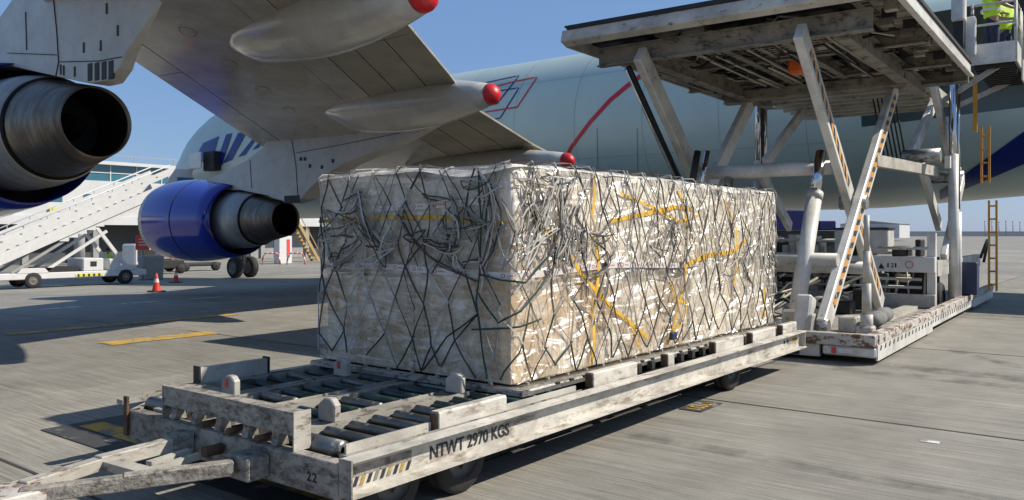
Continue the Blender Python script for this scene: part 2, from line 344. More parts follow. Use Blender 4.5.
def copy_tree(o, parent=None):
    c = o.copy(); COL.objects.link(c); c.parent = parent
    for ch in list(o.children): copy_tree(ch, c)
    return c
def bx(name, mat, parent, *a, bevel=0): return MB().box(*a).build(name, mat, parent, bevel)
def bm_(name, mat, parent, p, q, w_, h, up=(0, 0, 1), bevel=0, taper=1.0): return MB().beam(p, q, w_, h, up, taper).build(name, mat, parent, bevel)
def tb(name, mat, parent, p, q, r, n=14, r2=None): return MB().tube(p, q, r, n, r2).build(name, mat, parent)
def text(name, body, size, mat, parent, loc, xdir, updir, width=None, extr=.0015):
    c = bpy.data.curves.new(name, 'FONT'); c.body = body; c.size = size; c.extrude = extr; c.offset = size*.02
    t = bpy.data.objects.new(name, c); COL.objects.link(t)
    bpy.context.view_layer.update()
    me = bpy.data.meshes.new_from_object(t); bpy.data.objects.remove(t)
    xs = [v.co.x for v in me.vertices]; w0 = max(xs)-min(xs); k = width/w0 if width else 1
    for v in me.vertices: v.co.x = (v.co.x-min(xs))*k
    me.materials.clear(); me.materials.append(mat)
    o = bpy.data.objects.new(name, me); COL.objects.link(o)
    X = Vector(xdir).normalized(); Y = Vector(updir).normalized(); Z = X.cross(Y)
    M = Matrix((X, Y, Z)).transposed().to_4x4(); M.translation = Vector(loc)-(ORIG[parent] if parent else Vector())
    if parent: o.parent = parent
    o.matrix_local = M
    return o

# ================================================================== GROUND
ys = [-4000, -1500, -500, -150, -40, -10, 0, 5, 10]+[12+i for i in range(0, 42, 2)]+[60, 80, 120, 250, 600, 1500, 4500]
xs = [-3000, -800, -200, -60, -20, 0, 10, 20, 40, 80, 200, 600, 1800, 5000]
m = MB(); nx = len(xs)
m.add([(x, y, hgt(y)) for y in ys for x in xs], [(j*nx+i, j*nx+i+1, (j+1)*nx+i+1, (j+1)*nx+i) for j in range(len(ys)-1) for i in range(nx-1)], True)
ground = m.build('apron_ground', CONC); tag(ground, 'brushed grey concrete apron with sealed joints', kind='structure'); ORIG[ground] = Vector()
def patch(name, mat, x0, x1, y0, y1, dz=.004, parent=None):
    n = max(1, int((y1-y0)/2)); m = MB()
    for i in range(n):
        a = y0+(y1-y0)*i/n; b = y0+(y1-y0)*(i+1)/n
        m.add([(x0, a, hgt(a)+dz), (x1, a, hgt(a)+dz), (x1, b, hgt(b)+dz), (x0, b, hgt(b)+dz)], [(0, 1, 2, 3)])
    return m.build(name, mat, parent or ground)
for k in range(-2, 9): patch('sealed_joint', SEAL, 2.6+5.5*k-.014, 2.6+5.5*k+.014, -25, 70)
for y in (-7, 4.0, 26): patch('sealed_joint', SEAL, -15, 60, y-.014, y+.014, .0045)
# painted lines
patch('black_line_border', KPAINT, 3.2, 3.95, -1.0+5.0, 7.75, .008); patch('yellow_line', YPAINT, 3.46, 3.68, 4.0, 7.6, .012)
for a, b, y in ((6.3, 8.2, 12.7), (1.0, 5.2, 14.9), (6.0, 10.5, 15.6)):
    patch('yellow_line', YPAINT, a, b, y, y+.5, .008)
for i in range(6): patch('white_dash', WPAINT, 3.0+2.1*i, 4.0+2.1*i, 22.3, 22.65, .008)
p = on_z(930, 442, 0); MB().box(p.x-.04, p.x+.04, p.y-.07, p.y+.07, .002, .006).build('paint_fleck', WPAINT, ground)
def mark_mat():
    m = bpy.data.materials.new('tyre_rubber_mark'); m.use_nodes = True; t = m.node_tree; N = t.nodes; b = N['Principled BSDF']; b.inputs['Base Color'].default_value = (.055, .053, .05, 1); b.inputs['Roughness'].default_value = .8
    tc = N.new('ShaderNodeTexCoord'); n = N.new('ShaderNodeTexNoise'); n.inputs['Scale'].default_value = 2.2; n.inputs['Detail'].default_value = 9; n.inputs['Roughness'].default_value = .75; t.links.new(tc.outputs['Object'], n.inputs[0])
    r = N.new('ShaderNodeValToRGB'); r.color_ramp.elements[0].position = .42; r.color_ramp.elements[1].position = .75; r.color_ramp.elements[1].color = (.6, .6, .6, 1); t.links.new(n.outputs[0], r.inputs[0]); t.links.new(r.outputs[0], b.inputs['Alpha']); return m
RUB = mark_mat()
def tyre_mark(pts, w_):
    m = MB(); n = len(pts); vs_ = []
    for i, (x, y) in enumerate(pts):
        x0, y0 = pts[max(i-1, 0)]; x1, y1 = pts[min(i+1, n-1)]; dx, dy = x1-x0, y1-y0; l = sqrt(dx*dx+dy*dy); vs_ += [(x-dy/l*w_/2, y+dx/l*w_/2, hgt(y)+.014), (x+dy/l*w_/2, y-dx/l*w_/2, hgt(y)+.014)]
    m.add(vs_, [(2*i, 2*i+2, 2*i+3, 2*i+1) for i in range(n-1)]); m.build('tyre_mark', RUB, ground)
for r_, cx, cy, a0, a1 in ((9, 20, -7.2, 1.2, 2.6), (14, 22, -9, 1.2, 2.4)):
    tyre_mark([(cx+cos(a0+(a1-a0)*k/24)*r_, cy+sin(a0+(a1-a0)*k/24)*r_) for k in range(25)], .22)
for x, w_ in ((10.9, .35), (11.5, .5), (6.2, .2), (19.8, .4)): tyre_mark([(x+.05*sin(k), -8+k*.8) for k in range(16)], w_)
patch('stencil_panel', KPAINT, 7.45, 7.97, 3.42, 3.67, .008)
for k in range(5):                             # worn yellow stencil, too faded to read
    x = 7.50+.09*k; mk_ = MB().box(x, x+.02, 3.47, 3.61, .010, .012).box(x+.022, x+.055, 3.47, 3.495, .010, .012)
    if k % 2: mk_.box(x+.022, x+.055, 3.585, 3.61, .010, .012)
    mk_.build('stencil_mark', YPAINT, ground)

# ================================================================== AIRCRAFT
FXC, FZC, FR = 28.5, 5.79, 3.25
AC = thing('cargo_aircraft', (FXC, 20, hgt(20)), 'huge grey-blue cargo jet with blue nacelles and red-tipped wing fairings beyond the cargo', 'aircraft')
def fus_sec(y):
    """centre z, lower radius, hump lift, hump radius"""
    zc, r, h, hr = FZC, FR, 0, 0
    if y < 7: k = (7-y); zc += .045*k; r -= .028*k
    if y > 29: h = 1.35*min(1, (y-29)/6)
    hr = 2.75
    if y > 36:
        t = (y-36)/12.2; q = sqrt(max(0, 1-t**2.3)); r *= max(q, .01); zc -= 1.0*t**2.2; h *= q**.8; hr *= max(q**1.1, .01)
    return zc, r, h, hr
def fus_r(y, a):           # radius at angle a (0 = +x, pi/2 = up) about (FXC, zc)
    zc, r, h, hr = fus_sec(y); R = r
    if h > 0:
        s_ = sin(a)*h; d = s_*s_-h*h+hr*hr
        if d > 0: R = max(R, s_+sqrt(d))
    return zc, R
def fus_hit(px, py, off=.015):
    d = ray(px, py); lo_, hi_ = 0.0, None
    s = 10.0
    while s < 90:
        p = Vector((0, 0, EYE))+d*s; zc, R = fus_r(p.y, atan2(p.z-fus_sec(p.y)[0], p.x-FXC))
        if sqrt((p.x-FXC)**2+(p.z-zc)**2) < R+off: hi_ = s; break
        lo_ = s; s += .25
    if hi_ is None: return None
    for _ in range(24):
        mid = (lo_+hi_)/2; p = Vector((0, 0, EYE))+d*mid; zc, R = fus_r(p.y, atan2(p.z-fus_sec(p.y)[0], p.x-FXC))
        if sqrt((p.x-FXC)**2+(p.z-zc)**2) < R+off: hi_ = mid
        else: lo_ = mid
    return Vector((0, 0, EYE))+d*hi_
NA = 64; fy = [-26, -18, -12, -8, -5, -2, 0, 1.2, 2.4, 3.8, 5.2, 6.6, 8, 11, 14, 17, 20, 23, 26, 29, 30.5, 32, 33.5, 35, 36, 38, 40, 41.5, 43, 44.3, 45.4, 46.3, 47, 47.5, 47.9, 48.15]
m = MB(); rings = []
for y in fy:
    rg = []
    for j in range(NA):
        a = 2*pi*j/NA; zc, R = fus_r(y, a); rg.append(Vector((FXC+cos(a)*R, y, zc+sin(a)*R)))
    rings.append(rg)
vs_ = [p for r in rings for p in r]; fs = []
for i in range(len(rings)-1):
    for j in range(NA):
        a = i*NA+j; b = i*NA+(j+1) % NA
        yc = (fy[i]+fy[i+1])/2; zc_ = (vs_[a].z+vs_[b].z)/2
        if 2.4 < yc < 6.6 and vs_[a].x < FXC and 5.0 < zc_ < 8.1: continue      # open side cargo door
        fs.append((a, b, b+NA, a+NA))
m.add(vs_, fs, True); m.build('fuselage', SLATE, AC)
# belly fairing under the wing root
m = MB(); rings = []
for i in range(15):
    t = i/14; y = 15+17*t; e = sin(pi*t)**.55+.001
    rings.append([Vector((FXC+cos(a)*(2.4+1.15*e), y, 4.0+sin(a)*(1.2+.65*e))) for a in [2*pi*j/28 for j in range(28)]])
m.loft(rings); m.build('belly_fairing', FAIR, AC)
# open crew door leaf at the nose
p = on_x(198, 161, 24.9)
d0 = on_x(190, 160, 24.6); d1 = on_x(202, 160, 24.6)
bx('crew_door', STAIRW, AC, 24.5, 24.62, min(d0.y, d1.y), max(d0.y, d1.y), 5.2, 6.1, bevel=.05)
d0 = on_x(203.5, 160, 24.95); d1 = on_x(214, 160, 24.95); bx('dark_doorway', DARK, AC, 24.9, 25.4, min(d0.y, d1.y), max(d0.y, d1.y), 5.1, 6.15, bevel=.05)  # dark block, the shade of the open doorway put into its colour
# livery ribbons laid on the skin
def ribbon(name, mat, pts, wpx, off=.02, w2=None, sub_=6):
    P = []
    for a, b in zip(pts, pts[1:]):
        for k in range(sub_): P.append((a[0]+(b[0]-a[0])*k/sub_, a[1]+(b[1]-a[1])*k/sub_))
    P.append(pts[-1]); n = len(P); L = []
    for i, (x, y) in enumerate(P):
        x0, y0 = P[max(i-1, 0)]; x1, y1 = P[min(i+1, n-1)]; dx, dy = x1-x0, y1-y0; l = sqrt(dx*dx+dy*dy) or 1
        w_ = wpx if w2 is None else wpx+(w2-wpx)*i/(n-1)
        L.append((fus_hit(x-dy/l*w_/2, y+dx/l*w_/2, off), fus_hit(x+dy/l*w_/2, y-dx/l*w_/2, off)))
    m = MB()
    for a, b in zip(L, L[1:]):
        if None in a or None in b: continue
        m.add([a[0], a[1], b[1], b[0]], [(0, 1, 2, 3)], True)
    if m.v: return m.build(name, mat, AC)
def fill(name, mat, quad, n=8, mrows=5, off=.02):     # patch between two px polylines given as 4 corners
    (ax, ay), (bx_, by), (cx, cy), (dx, dy) = quad; G = []
    for i in range(n+1):
        t = i/n; row = []
        for j in range(mrows+1):
            s = j/mrows
            x = (ax+(bx_-ax)*t)*(1-s)+(dx+(cx-dx)*t)*s; y = (ay+(by-ay)*t)*(1-s)+(dy+(cy-dy)*t)*s
            row.append(fus_hit(x, y, off))
        G.append(row)
    m = MB()
    for i in range(n):
        for j in range(mrows):
            q = [G[i][j], G[i+1][j], G[i+1][j+1], G[i][j+1]]
            if None in q: continue
            m.add(q, [(0, 1, 2, 3)], True)
    if m.v: m.build(name, mat, AC)
ribbon('red_swoosh', LOGO_R, [(557, 172), (572, 146), (590, 122), (610, 100), (628, 85), (648, 70), (668, 58)], 3.2, w2=4.6)
ribbon('red_emblem', LOGO_R, [(494, 86.5), (516, 81), (537, 77), (517, 107), (504, 109), (485, 112)], 1.2)
ribbon('blue_emblem', LOGO_B, [(486, 82.5), (519, 75.5), (497, 103.5), (484, 106)], 1.1)
ribbon('blue_emblem', LOGO_B, [(495, 91.5), (519, 87.5), (500, 118), (495, 119)], 1.1)
fill('blue_tail_band', LOGO_B, [(940, 192), (1090, 84), (1090, 136), (940, 200)], 24, 10, .025)
# bold slanted strokes of the airline name by the nose
for q in ([(189, 170), (203, 143), (219, 136), (193, 170)], [(196, 163), (203, 143), (219, 136), (212, 160)],
          [(215, 166), (226, 134.5), (232, 133), (222, 165)], [(222, 165), (226, 160), (246, 131), (238, 133)],
          [(224, 163), (243, 133), (247, 131), (232, 160)], [(238, 157), (254, 137), (259, 135), (245, 155)], [(252, 150), (260, 141), (264, 142), (258, 148)]):
    fill('name_stroke', LOGO_B, q)
# panel seams of the fuselage
for px in (597, 637): ribbon('skin_seam', LOGO_B if 0 else mk('seam_grey', (.16, .2, .22), .5), [(px, 128), (px+1, 190)], .5)

SEAMG = mk('skin_seam_grey', (.27, .34, .335), .4)
for y in (-9, -5.5, 1.4, 8.2, 11.0, 13.8, 16.6, 19.4, 22.2, 25.0):
    rg = []
    for j in range(29):
        a = pi*.42+pi*.95*j/28; zc, R = fus_r(y, a); R += .006; rg.append([Vector((FXC+cos(a)*R, y, zc+sin(a)*R)), Vector((FXC+cos(a)*R, y+.018, zc+sin(a)*R))])
    MB().loft(rg, False, False).build('skin_seam', SEAMG, AC)
for a in (2.55, 3.55):
    for y0, y1 in ((-9, 2.2), (6.8, 28.5)):
        rg = []
        for j in range(20):
            y = y0+(y1-y0)*j/19; zc, R = fus_r(y, a); R += .006; rg.append([Vector((FXC+cos(a+e)*R, y, zc+sin(a+e)*R)) for e in (0, .005)])
        MB().loft(rg, False, False).build('skin_seam', SEAMG, AC)
# ---- wing
def wz(x): return 6.3-.12*x
def wle(x): return .78*x+9.7
TEP = [(-6, 1.35), (9.38, 9.44), (11.96, 10.8), (14.3, 12.1), (18.1, 13.2), (26.5, 14.9)]
def wte(x):
    for (a, b), (c, d) in zip(TEP, TEP[1:]):
        if x <= c: return b+(d-b)*(x-a)/(c-a)
    return TEP[-1][1]
def wp(x, c, up=False, dz=0):
    L, T = wle(x), wte(x); ch = L-T; y = L-ch*c
    if up: z = wz(x)+ch*(.34*(sqrt(max(c, 0))*(1-c))*.33+.008)+.02
    else: z = wz(x)-ch*.010*sin(pi*min(c*1.05, 1))**.8 if 0 < c < .95 else wz(x)
    return Vector((x, y, z+dz))
XS = [-5, -2, 1, 3, 5, 6.5, 8, 9.38, 10.6, 11.96, 13.1, 14.3, 16.2, 18.1, 20.5, 23, 26]
def wing_piece(name, mat, c0, c1, x0, x1, dz=0, thick=None, n=9):
    X = [x0]+[x for x in XS if x0 < x < x1]+[x1]; LO, HI = [], []
    for x in X:
        lo_ = [wp(x, c0+(c1-c0)*i/n, False, dz) for i in range(n+1)]
        LO.append(lo_); HI.append([p+Vector((0, 0, thick)) for p in lo_] if thick else [wp(x, c0+(c1-c0)*i/n, True) for i in range(n+1)])
    m = MB().loft(LO, False, False); m.loft(HI, False, False)
    for e in (0, n): m.loft([[a[e], b[e]] for a, b in zip(LO, HI)], False, False, smooth=(e == 0 and c0 == 0))
    for e in (0, -1): m.loft([LO[e], HI[e]], False, False, smooth=False)
    return m.build(name, mat, AC)
wing_piece('wing', WINGP, .136, .70, -5, 26, n=12)
for a, b in ((-5, 4.9), (4.93, 9.4), (9.43, 15.0), (15.03, 20.5), (20.53, 26)): wing_piece('leading_edge_slat', WINGP, .0, .131, a, b, n=6)
wing_piece('flap_light_stop', DARK, .69, .985, -4.9, 25.9, dz=.035, thick=.006, n=3)  # added backing strip, keeps sunlight from showing through the flap gaps
FB = [-5, .5, 3.4, 6.6, 9.9, 14.1, 17.6, 22.2, 26]
for a, b in zip(FB, FB[1:]):
    wing_piece('flap_panel', FLAP, .704, .80, a+.012, b-.012, thick=.24, n=3)
    wing_piece('flap_panel', FLAP, .804, .905, a+.012, b-.012, thick=.16, n=3)
    wing_piece('flap_panel', FLAP, .909, 1.0, a+.012, b-.012, thick=.05, n=3)
for i, x in enumerate([7.9+1.5*k for k in range(6)]):
    for c in (.36,):
        q = wp(x, c, False, -.012); 
        if 10.9 < x < 13.6 and c > .4: continue
        L_ = [q+Vector((cos(2*pi*j/20)*.17+sin(2*pi*j/20)*.14, sin(2*pi*j/20)*.26, -.12*cos(2*pi*j/20)*.17)) for j in range(21)]
        MB().path(L_, .006, 5, False).build('access_panel', DECK, AC)
for c in (.60,):
    for a, b in ((4, 9.2), (9.2, 14.6)):
        MB().path([wp(a+(b-a)*k/10, c, False, -.004) for k in range(11)], .006, 4).build('skin_joint', SEAMG, AC)
# ---- flap track fairings: long canoe bodies with red tips
def fairing(head, tip, rw, rh, n=22):
    head = Vector(head); tip = Vector(tip); fr_ = sub('flap_track_fairing', AC, (head+tip)/2); d = tip-head; sd = Vector((d.y, -d.x, 0)).normalized()
    def ring(t):
        e = (sin(pi*min(t/.52, 1)/2)**.62) if t < .26 else (1-max(0, (t-.45)/.55)**1.9*.80) if t > .45 else 1
        if t < .26: e = max(e, .02)*1/(sin(pi*.5/2)**.62 if False else 1); e = min(1, (t/.26)**.55) if t > 0 else .02
        c = head+d*t+Vector((0, 0, -.1*sin(pi*t)))
        return [c+sd*cos(2*pi*j/n)*rw*e+Vector((0, 0, sin(2*pi*j/n)*rh*e)) for j in range(n)]
    T = [0, .01, .03, .06, .1, .15, .2, .26, .34, .42, .5, .58, .66, .74, .82, .88, .935]
    MB().loft([ring(t) for t in T]).build('fairing_shell', FAIR, fr_)
    R0 = ring(.935); c = sum(R0, Vector())/n; dn = d.normalized(); rr = []
    for k in range(7):
        a = k/6*pi/2; rr.append([c+(p-c)*max(cos(a)*1.015, .02)+dn*sin(a)*d.length*.034 for p in R0])
    MB().loft(rr).build('red_tip', REDTIP, fr_)
def tipat(px, py, x): return on_x(px, py, x)
t1 = tipat(442, -9, 8.0); h1 = on_x(222, 38, 9.3)
t2 = tipat(505, 92, 12.6); h2 = on_x(324, 112, 13.2)
t3 = tipat(580, 159, 17.8); h3 = on_x(405, 172, 19.2)
fairing(h1+Vector((0, 0, .12)), t1, .64, .62); fairing(h2+Vector((0, 0, .1)), t2, .58, .58); fairing(h3+Vector((0, 0, .1)), t3, .56, .56)
fairing((4.2, 9.6, 5.55), (2.9, 4.2, 5.7), .45, .48)
# ---- engines and pylons
def engine(cx, yn, cz, k=1.0):
    e = sub('engine', AC, (cx, yn, cz)); o = (cx, yn, cz); ax = (0, 1, 0)
    def Q(L): return [(t*k, r*k) for t, r in L]
    # core nozzle, outer skin then inner bore
    MB().lathe(Q([(0, .555), (.02, .575), (.7, .70), (1.35, .82), (1.40, .83), (1.42, .80), (1.4, .6), (.7, .58), (.0, .55), (0, .555)]), o, ax, 48).build('core_nozzle', NOZ, e)
    MB().lathe(Q([(1.2, .56), (.1, .54)]), o, ax, 40).build('nozzle_bore', NOZD, e)
    MB().lathe(Q([(.12, .01), (.3, .06), (.9, .22), (1.15, .26)]), o, ax, 24).build('exhaust_plug', NOZ, e)
    MB().lathe(Q([(1.15, .56), (1.16, .2)]), o, ax, 40).build('turbine_face', NOZD, e)
    MB().lathe(Q([(1.44, .84), (1.46, .90), (2.1, .98), (3.0, 1.02), (4.2, .95)]), o, ax, 48).build('core_cowl', CORE, e)
    MB().lathe(Q([(1.40, .84), (1.43, .87), (1.46, .87), (1.48, .84)]), o, ax, 48).build('clamp_ring', NOZD, e)
    MB().lathe(Q([(3.7, 1.0), (3.7, 1.31)]), o, ax, 48).build('fan_duct', NOZD, e)
    MB().lathe(Q([(3.7, 1.28), (2.52, 1.225), (2.5, 1.24), (3.2, 1.34), (4.2, 1.45), (5.0, 1.51), (5.9, 1.51), (6.6, 1.45)]), o, ax, 56).build('fan_cowl', BLUE, e)
    MB().lathe(Q([(4.6, 1.488), (4.6, 1.496), (4.625, 1.498), (4.625, 1.49)]), o, ax, 56).build('cowl_seam', SEAL, e); MB().lathe(Q([(3.35, 1.325), (3.35, 1.338), (3.37, 1.34), (3.37, 1.328)]), o, ax, 56).build('cowl_seam', SEAL, e)
    MB().lathe(Q([(6.6, 1.451), (6.95, 1.38), (7.08, 1.28), (7.0, 1.17), (6.5, 1.13)]), o, ax, 56).build('inlet_lip', ALU, e)
    MB().lathe(Q([(6.3, 1.15), (6.3, .25), (6.65, .02)]), o, ax, 40).build('fan_face', NOZD, e)
    return e
NI = on_x(286, 219, 15.2); NO = on_x(97, 122, 6.3)
engine(NI.x, NI.y, NI.z, .90); engine(NO.x, NO.y, NO.z)
def pylon(cx, poly, th, panels):
    p_ = sub('pylon', AC, (cx, sum(a for a, b in poly)/len(poly), poly[0][1]))
    x0 = cx-th/2; ym = min(a for a, b in poly); n = len(poly); yx = max(a for a, b in poly)
    def T(y): return th*min(1, .06+.94*(y-ym)/3.0)*(1 if y < yx-2 else .25+.75*(yx-y)/2)
    MB().add([(x0, a, b) for a, b in poly]+[(x0+T(a), a, b) for a, b in poly], [tuple(range(n))[::-1], tuple(range(n, 2*n))]+[(i, (i+1) % n, (i+1) % n+n, i+n) for i in range(n)]).build('pylon_skin', PYL, p_, bevel=.015, seg=2)
    for k in panels: 
        m = MB()
        for a, b in zip(k, k[1:]): m.beam((cx-th/2-.004, a[0], a[1]), (cx-th/2-.004, b[0], b[1]), .012, .022, (1, 0, 0))
        m.build('panel_seam', SEAL, p_)
    return p_
def yzs(x, pts): return [(v.y, v.z) for v in (on_x(px, py, x) for px, py in pts)]
# outboard pylon traced where it hangs
X0 = 6.05
po = yzs(X0, [(161, 2), (126, 52), (119, 68), (105, 81), (87, 83), (50, 75), (10, 66)])
po += [(17.6, 4.85), (17.9, 5.1), (16.8, 5.45), (15.2, 6.1), (14.2, 6.35), (12.0, 6.2)]
pyo = pylon(X0+.25, po, .5, [yzs(X0, [(54, 0), (57, 30), (59, 62), (56, 77)]), yzs(X0, [(59, 62), (100, 61), (122, 57)]), yzs(X0, [(26, 12), (27, 50)]), yzs(X0, [(8, 53), (57, 55)])])
for k, (px, py) in enumerate([(84, 47), (101, 45), (118, 30), (61, 69), (64, 70), (75, 71), (107, 8)]):
    q = on_x(px, py, X0); bx('drain_slot', SEAL, pyo, X0-.012, X0+.02, q.y-.02, q.y+.02, q.z-.09, q.z+.07)
for k in range(4):
    q = on_x(90+7*k, 72-.8*k, X0); bx('vent_louvre', DARK, pyo, X0-.01, X0+.02, q.y-.075, q.y+.06, q.z-.14, q.z+.13)
X1 = 14.9
pi_ = yzs(X1, [(462, 112), (432, 127), (385, 147), (345, 163), (322, 177), (308, 190), (301, 199), (286, 203), (275, 197), (240, 190), (200, 190), (194, 186), (222, 173), (247, 160), (262, 148), (266, 141), (276, 134)])
pi_ += [(16.5, 4.9)]
pyi = pylon(X1+.3, pi_, .6, [yzs(X1, [(292, 140), (296, 165), (298, 196)]), yzs(X1, [(296, 153), (335, 146), (400, 133)]), yzs(X1, [(250, 160), (252, 188)])])
for px, py in [(301, 159), (305, 159), (333, 161), (322, 167), (310, 166)]:
    q = on_x(px, py, X1); bx('drain_slot', SEAL, pyi, X1-.012, X1+.02, q.y-.05, q.y+.05, q.z-.05, q.z+.05)
q = on_x(292, 199, X1); bx('vent_louvre', DARK, pyi, X1-.012, X1+.02, q.y-.35, q.y+.35, q.z-.12, q.z+.1)
# ---- undercarriage
def wheel_set(parent, name, o, r, w_, n=26):
    wq = sub(name, parent, o)
    MB().lathe([(-w_/2, r*.62), (-w_/2, r*.86), (-w_*.32, r), (w_*.32, r), (w_/2, r*.86), (w_/2, r*.62)], o, (1, 0, 0), n).build('tyre', BLACK, wq)
    MB().lathe([(-w_*.46, r*.63), (-w_*.36, r*.5), (-w_*.30, r*.2), (-w_*.42, .01)], o, (1, 0, 0), n).build('rim', RIM, wq)
    return wq
gz = hgt(42)
for dx in (-.5, .5): wheel_set(AC, 'nose_wheel', (FXC+dx, 42.0, gz+.62), .62, .45)
tb('nose_gear_strut', ALU, AC, (FXC, 42, gz+.6), (FXC, 41.4, 3.2), .14)
for gx in (24.6, 27.0, 30.0, 32.4):
    gy = 17.5 if gx in (27.0, 30.0) else 21.0; g0 = hgt(gy)
    for ddx in (-.55, .55):
        for ddy in (-.75, .75): wheel_set(AC, 'main_wheel', (gx+ddx, gy+ddy, g0+.62), .62, .45)
    bm_('bogie_beam', ALU, AC, (gx, gy-.8, g0+.62), (gx, gy+.8, g0+.62), .25, .25); tb('main_gear_strut', ALU, AC, (gx, gy, g0+.6), (gx, gy, 3.2), .18)

# ================================================================== CARGO DOLLY
DL = thing('cargo_dolly', (3.0, 4.87, 0), 'long worn white flat roller dolly with a tow bar carrying the netted cargo', 'dolly')
XA, XB = 3.02, 10.62
def chan(y0, sgn, z0=.285, z1=.50, w_=.10, t=.014):   # C profile opening outwards
    y1 = y0+sgn*w_
    return [(y0, z1), (y1, z1), (y1, z0), (y0, z0), (y0, z0+t), (y1-sgn*t, z0+t), (y1-sgn*t, z1-t), (y0, z1-t)]
MB().prism(chan(3.43, 1), 'x', XA, XB).build('side_rail', WHITE_RAIL, DL)
MB().prism(chan(6.30, -1), 'x', 3.55, XB).build('side_rail', WHITE, DL)
# end cap plates of the near rail
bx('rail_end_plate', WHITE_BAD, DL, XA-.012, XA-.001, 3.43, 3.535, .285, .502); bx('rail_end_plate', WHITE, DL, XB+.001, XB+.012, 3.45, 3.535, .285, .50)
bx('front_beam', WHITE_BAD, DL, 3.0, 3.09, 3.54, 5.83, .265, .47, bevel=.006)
bm_('corner_beam', WHITE, DL, (3.03, 5.80, .37), (3.56, 6.23, .37), .06, .2)
bx('rear_beam', WHITE, DL, 10.5, 10.6, 3.54, 6.19, .28, .47)
bx('corner_post', RUST, DL, 2.978, 2.996, 5.80, 5.85, .29, .57)
for y in (4.2, 5.5): bx('frame_beam', DARK, DL, 3.1, 10.5, y-.05, y+.05, .24, .42)
for x in (4.0, 4.9, 5.8, 6.7, 7.6, 8.5, 9.4): bx('cross_member', DARK, DL, x-.03, x+.03, 3.54, 6.19, .3, .42)
# raised bumper across the front
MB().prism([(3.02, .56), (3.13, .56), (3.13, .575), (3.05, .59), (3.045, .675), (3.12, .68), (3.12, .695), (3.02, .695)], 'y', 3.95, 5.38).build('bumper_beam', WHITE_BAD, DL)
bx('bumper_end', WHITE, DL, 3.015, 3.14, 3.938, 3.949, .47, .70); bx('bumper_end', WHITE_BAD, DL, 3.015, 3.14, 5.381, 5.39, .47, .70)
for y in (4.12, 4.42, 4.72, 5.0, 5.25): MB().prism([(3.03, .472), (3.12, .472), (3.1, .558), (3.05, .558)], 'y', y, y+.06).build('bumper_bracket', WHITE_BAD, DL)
for y in (4.27, 4.57, 4.87): tb('latch_bolt', RUST, DL, (2.99, y, .5), (3.12, y, .5), .022, 10)
# deck lanes and rollers
for y0, y1 in ((3.54, 3.64), (4.20, 4.40), (4.86, 5.04), (5.50, 5.66), (6.10, 6.19)):
    bx('lane_plate', DECK, DL, 3.1, 5.5, y0, y1, .455, .488)
    for yy in (y0+.004, y1-.012): bx('lane_lip', DECK, DL, 3.3, 5.5, yy, yy+.008, .489, .506)
LN = [(3.65, 4.19), (4.41, 4.85), (5.05, 5.49), (5.67, 6.09)]
rol = {}
for li, (a, b) in enumerate(LN):
    x = 3.46+(.0, .09, .03, .12)[li]; k = 0
    while x < 5.45:
        mt = STEEL if (k+li) % 4 == 0 or (li == 0 and x < 4.4) else GREEN
        key = (li, mt.name)
        if key not in rol:
            q = (a+b)/2; L_ = (b-a)/2-.012
            rol[key] = MB().lathe([(-L_-.02, .012), (-L_, .012), (-L_, .034), (-L_+.006, .039), (L_-.006, .039), (L_, .034), (L_, .012), (L_+.02, .012)], (0, q, 0), (0, 1, 0), 16)
            o = rol[key].build('roller', mt, None); rol[key] = o; o.parent = DL
        else:
            o = rol[key].copy(); COL.objects.link(o)
        o.location = Vector((x, 0, .468+random.uniform(-.004, .004)))-Vector((3.0, 4.87, 0)); x += .205; k += 1
for a, b in ((3.72, 4.36), (5.42, 5.86)):
    MB().lathe([(-(b-a)/2, .02), (-(b-a)/2, .058), ((b-a)/2, .058), ((b-a)/2, .02)], (3.2, (a+b)/2, .475), (0, 1, 0), 20).build('end_roller', STEEL, DL)
for y0, y1 in ((3.66, 4.19), (4.41, 4.85), (5.05, 5.49), (5.67, 6.09)): bx('deck_pan', DARK, DL, 3.1, 10.4, y0, y1, .40, .415)
# pallet stops
for x, y in ((3.58, 4.30), (4.82, 4.28), (3.68, 5.58), (4.78, 5.57)):
    s_ = MB().prism([(y-.085, .50), (y+.085, .50), (y+.085, .60), (y+.02, .655), (y-.045, .655), (y-.085, .62)], 'x', x-.03, x+.03).build('pallet_stop', LGREY, DL, bevel=.008)
    if y > 5: bx('red_paint_daub', SIGNR, s_, x-.034, x-.031, y-.01, y+.03, .565, .63)
# side guides
for a, b in ((3.84, 4.53), (5.68, 6.4), (7.0, 7.12), (8.08, 8.82), (9.1, 9.82), (10.08, 10.58)):
    MB().prism([(3.545, .495), (3.625, .495), (3.625, .60), (3.615, .612), (3.555, .612), (3.545, .60)], 'x', a, b).build('side_guide', WHITE_RAIL, DL)
    bx('guide_end', RUST, DL, a-.012, a-.001, 3.56, 3.62, .495, .60)
for a in (6.5, 6.75, 7.35, 7.6, 7.85, 8.95, 9.92): bx('lock_tab', DARK, DL, a, a+.06, 3.585, 3.635, .495, .57)
bx('guide_strip', WHITE, DL, 3.12, 3.82, 3.60, 3.615, .489, .545); bx('guide_strip', LGREY, DL, 4.56, 5.5, 3.60, 3.612, .489, .53)
MB().prism([(6.2, .50), (6.26, .50), (6.26, .63), (6.2, .63)], 'x', 3.80, 4.46).build('side_guide', LGREY, DL)
for x in (3.785, 4.462): bx('guide_end', DARK, DL, x, x+.014, 6.185, 6.275, .50, .645)
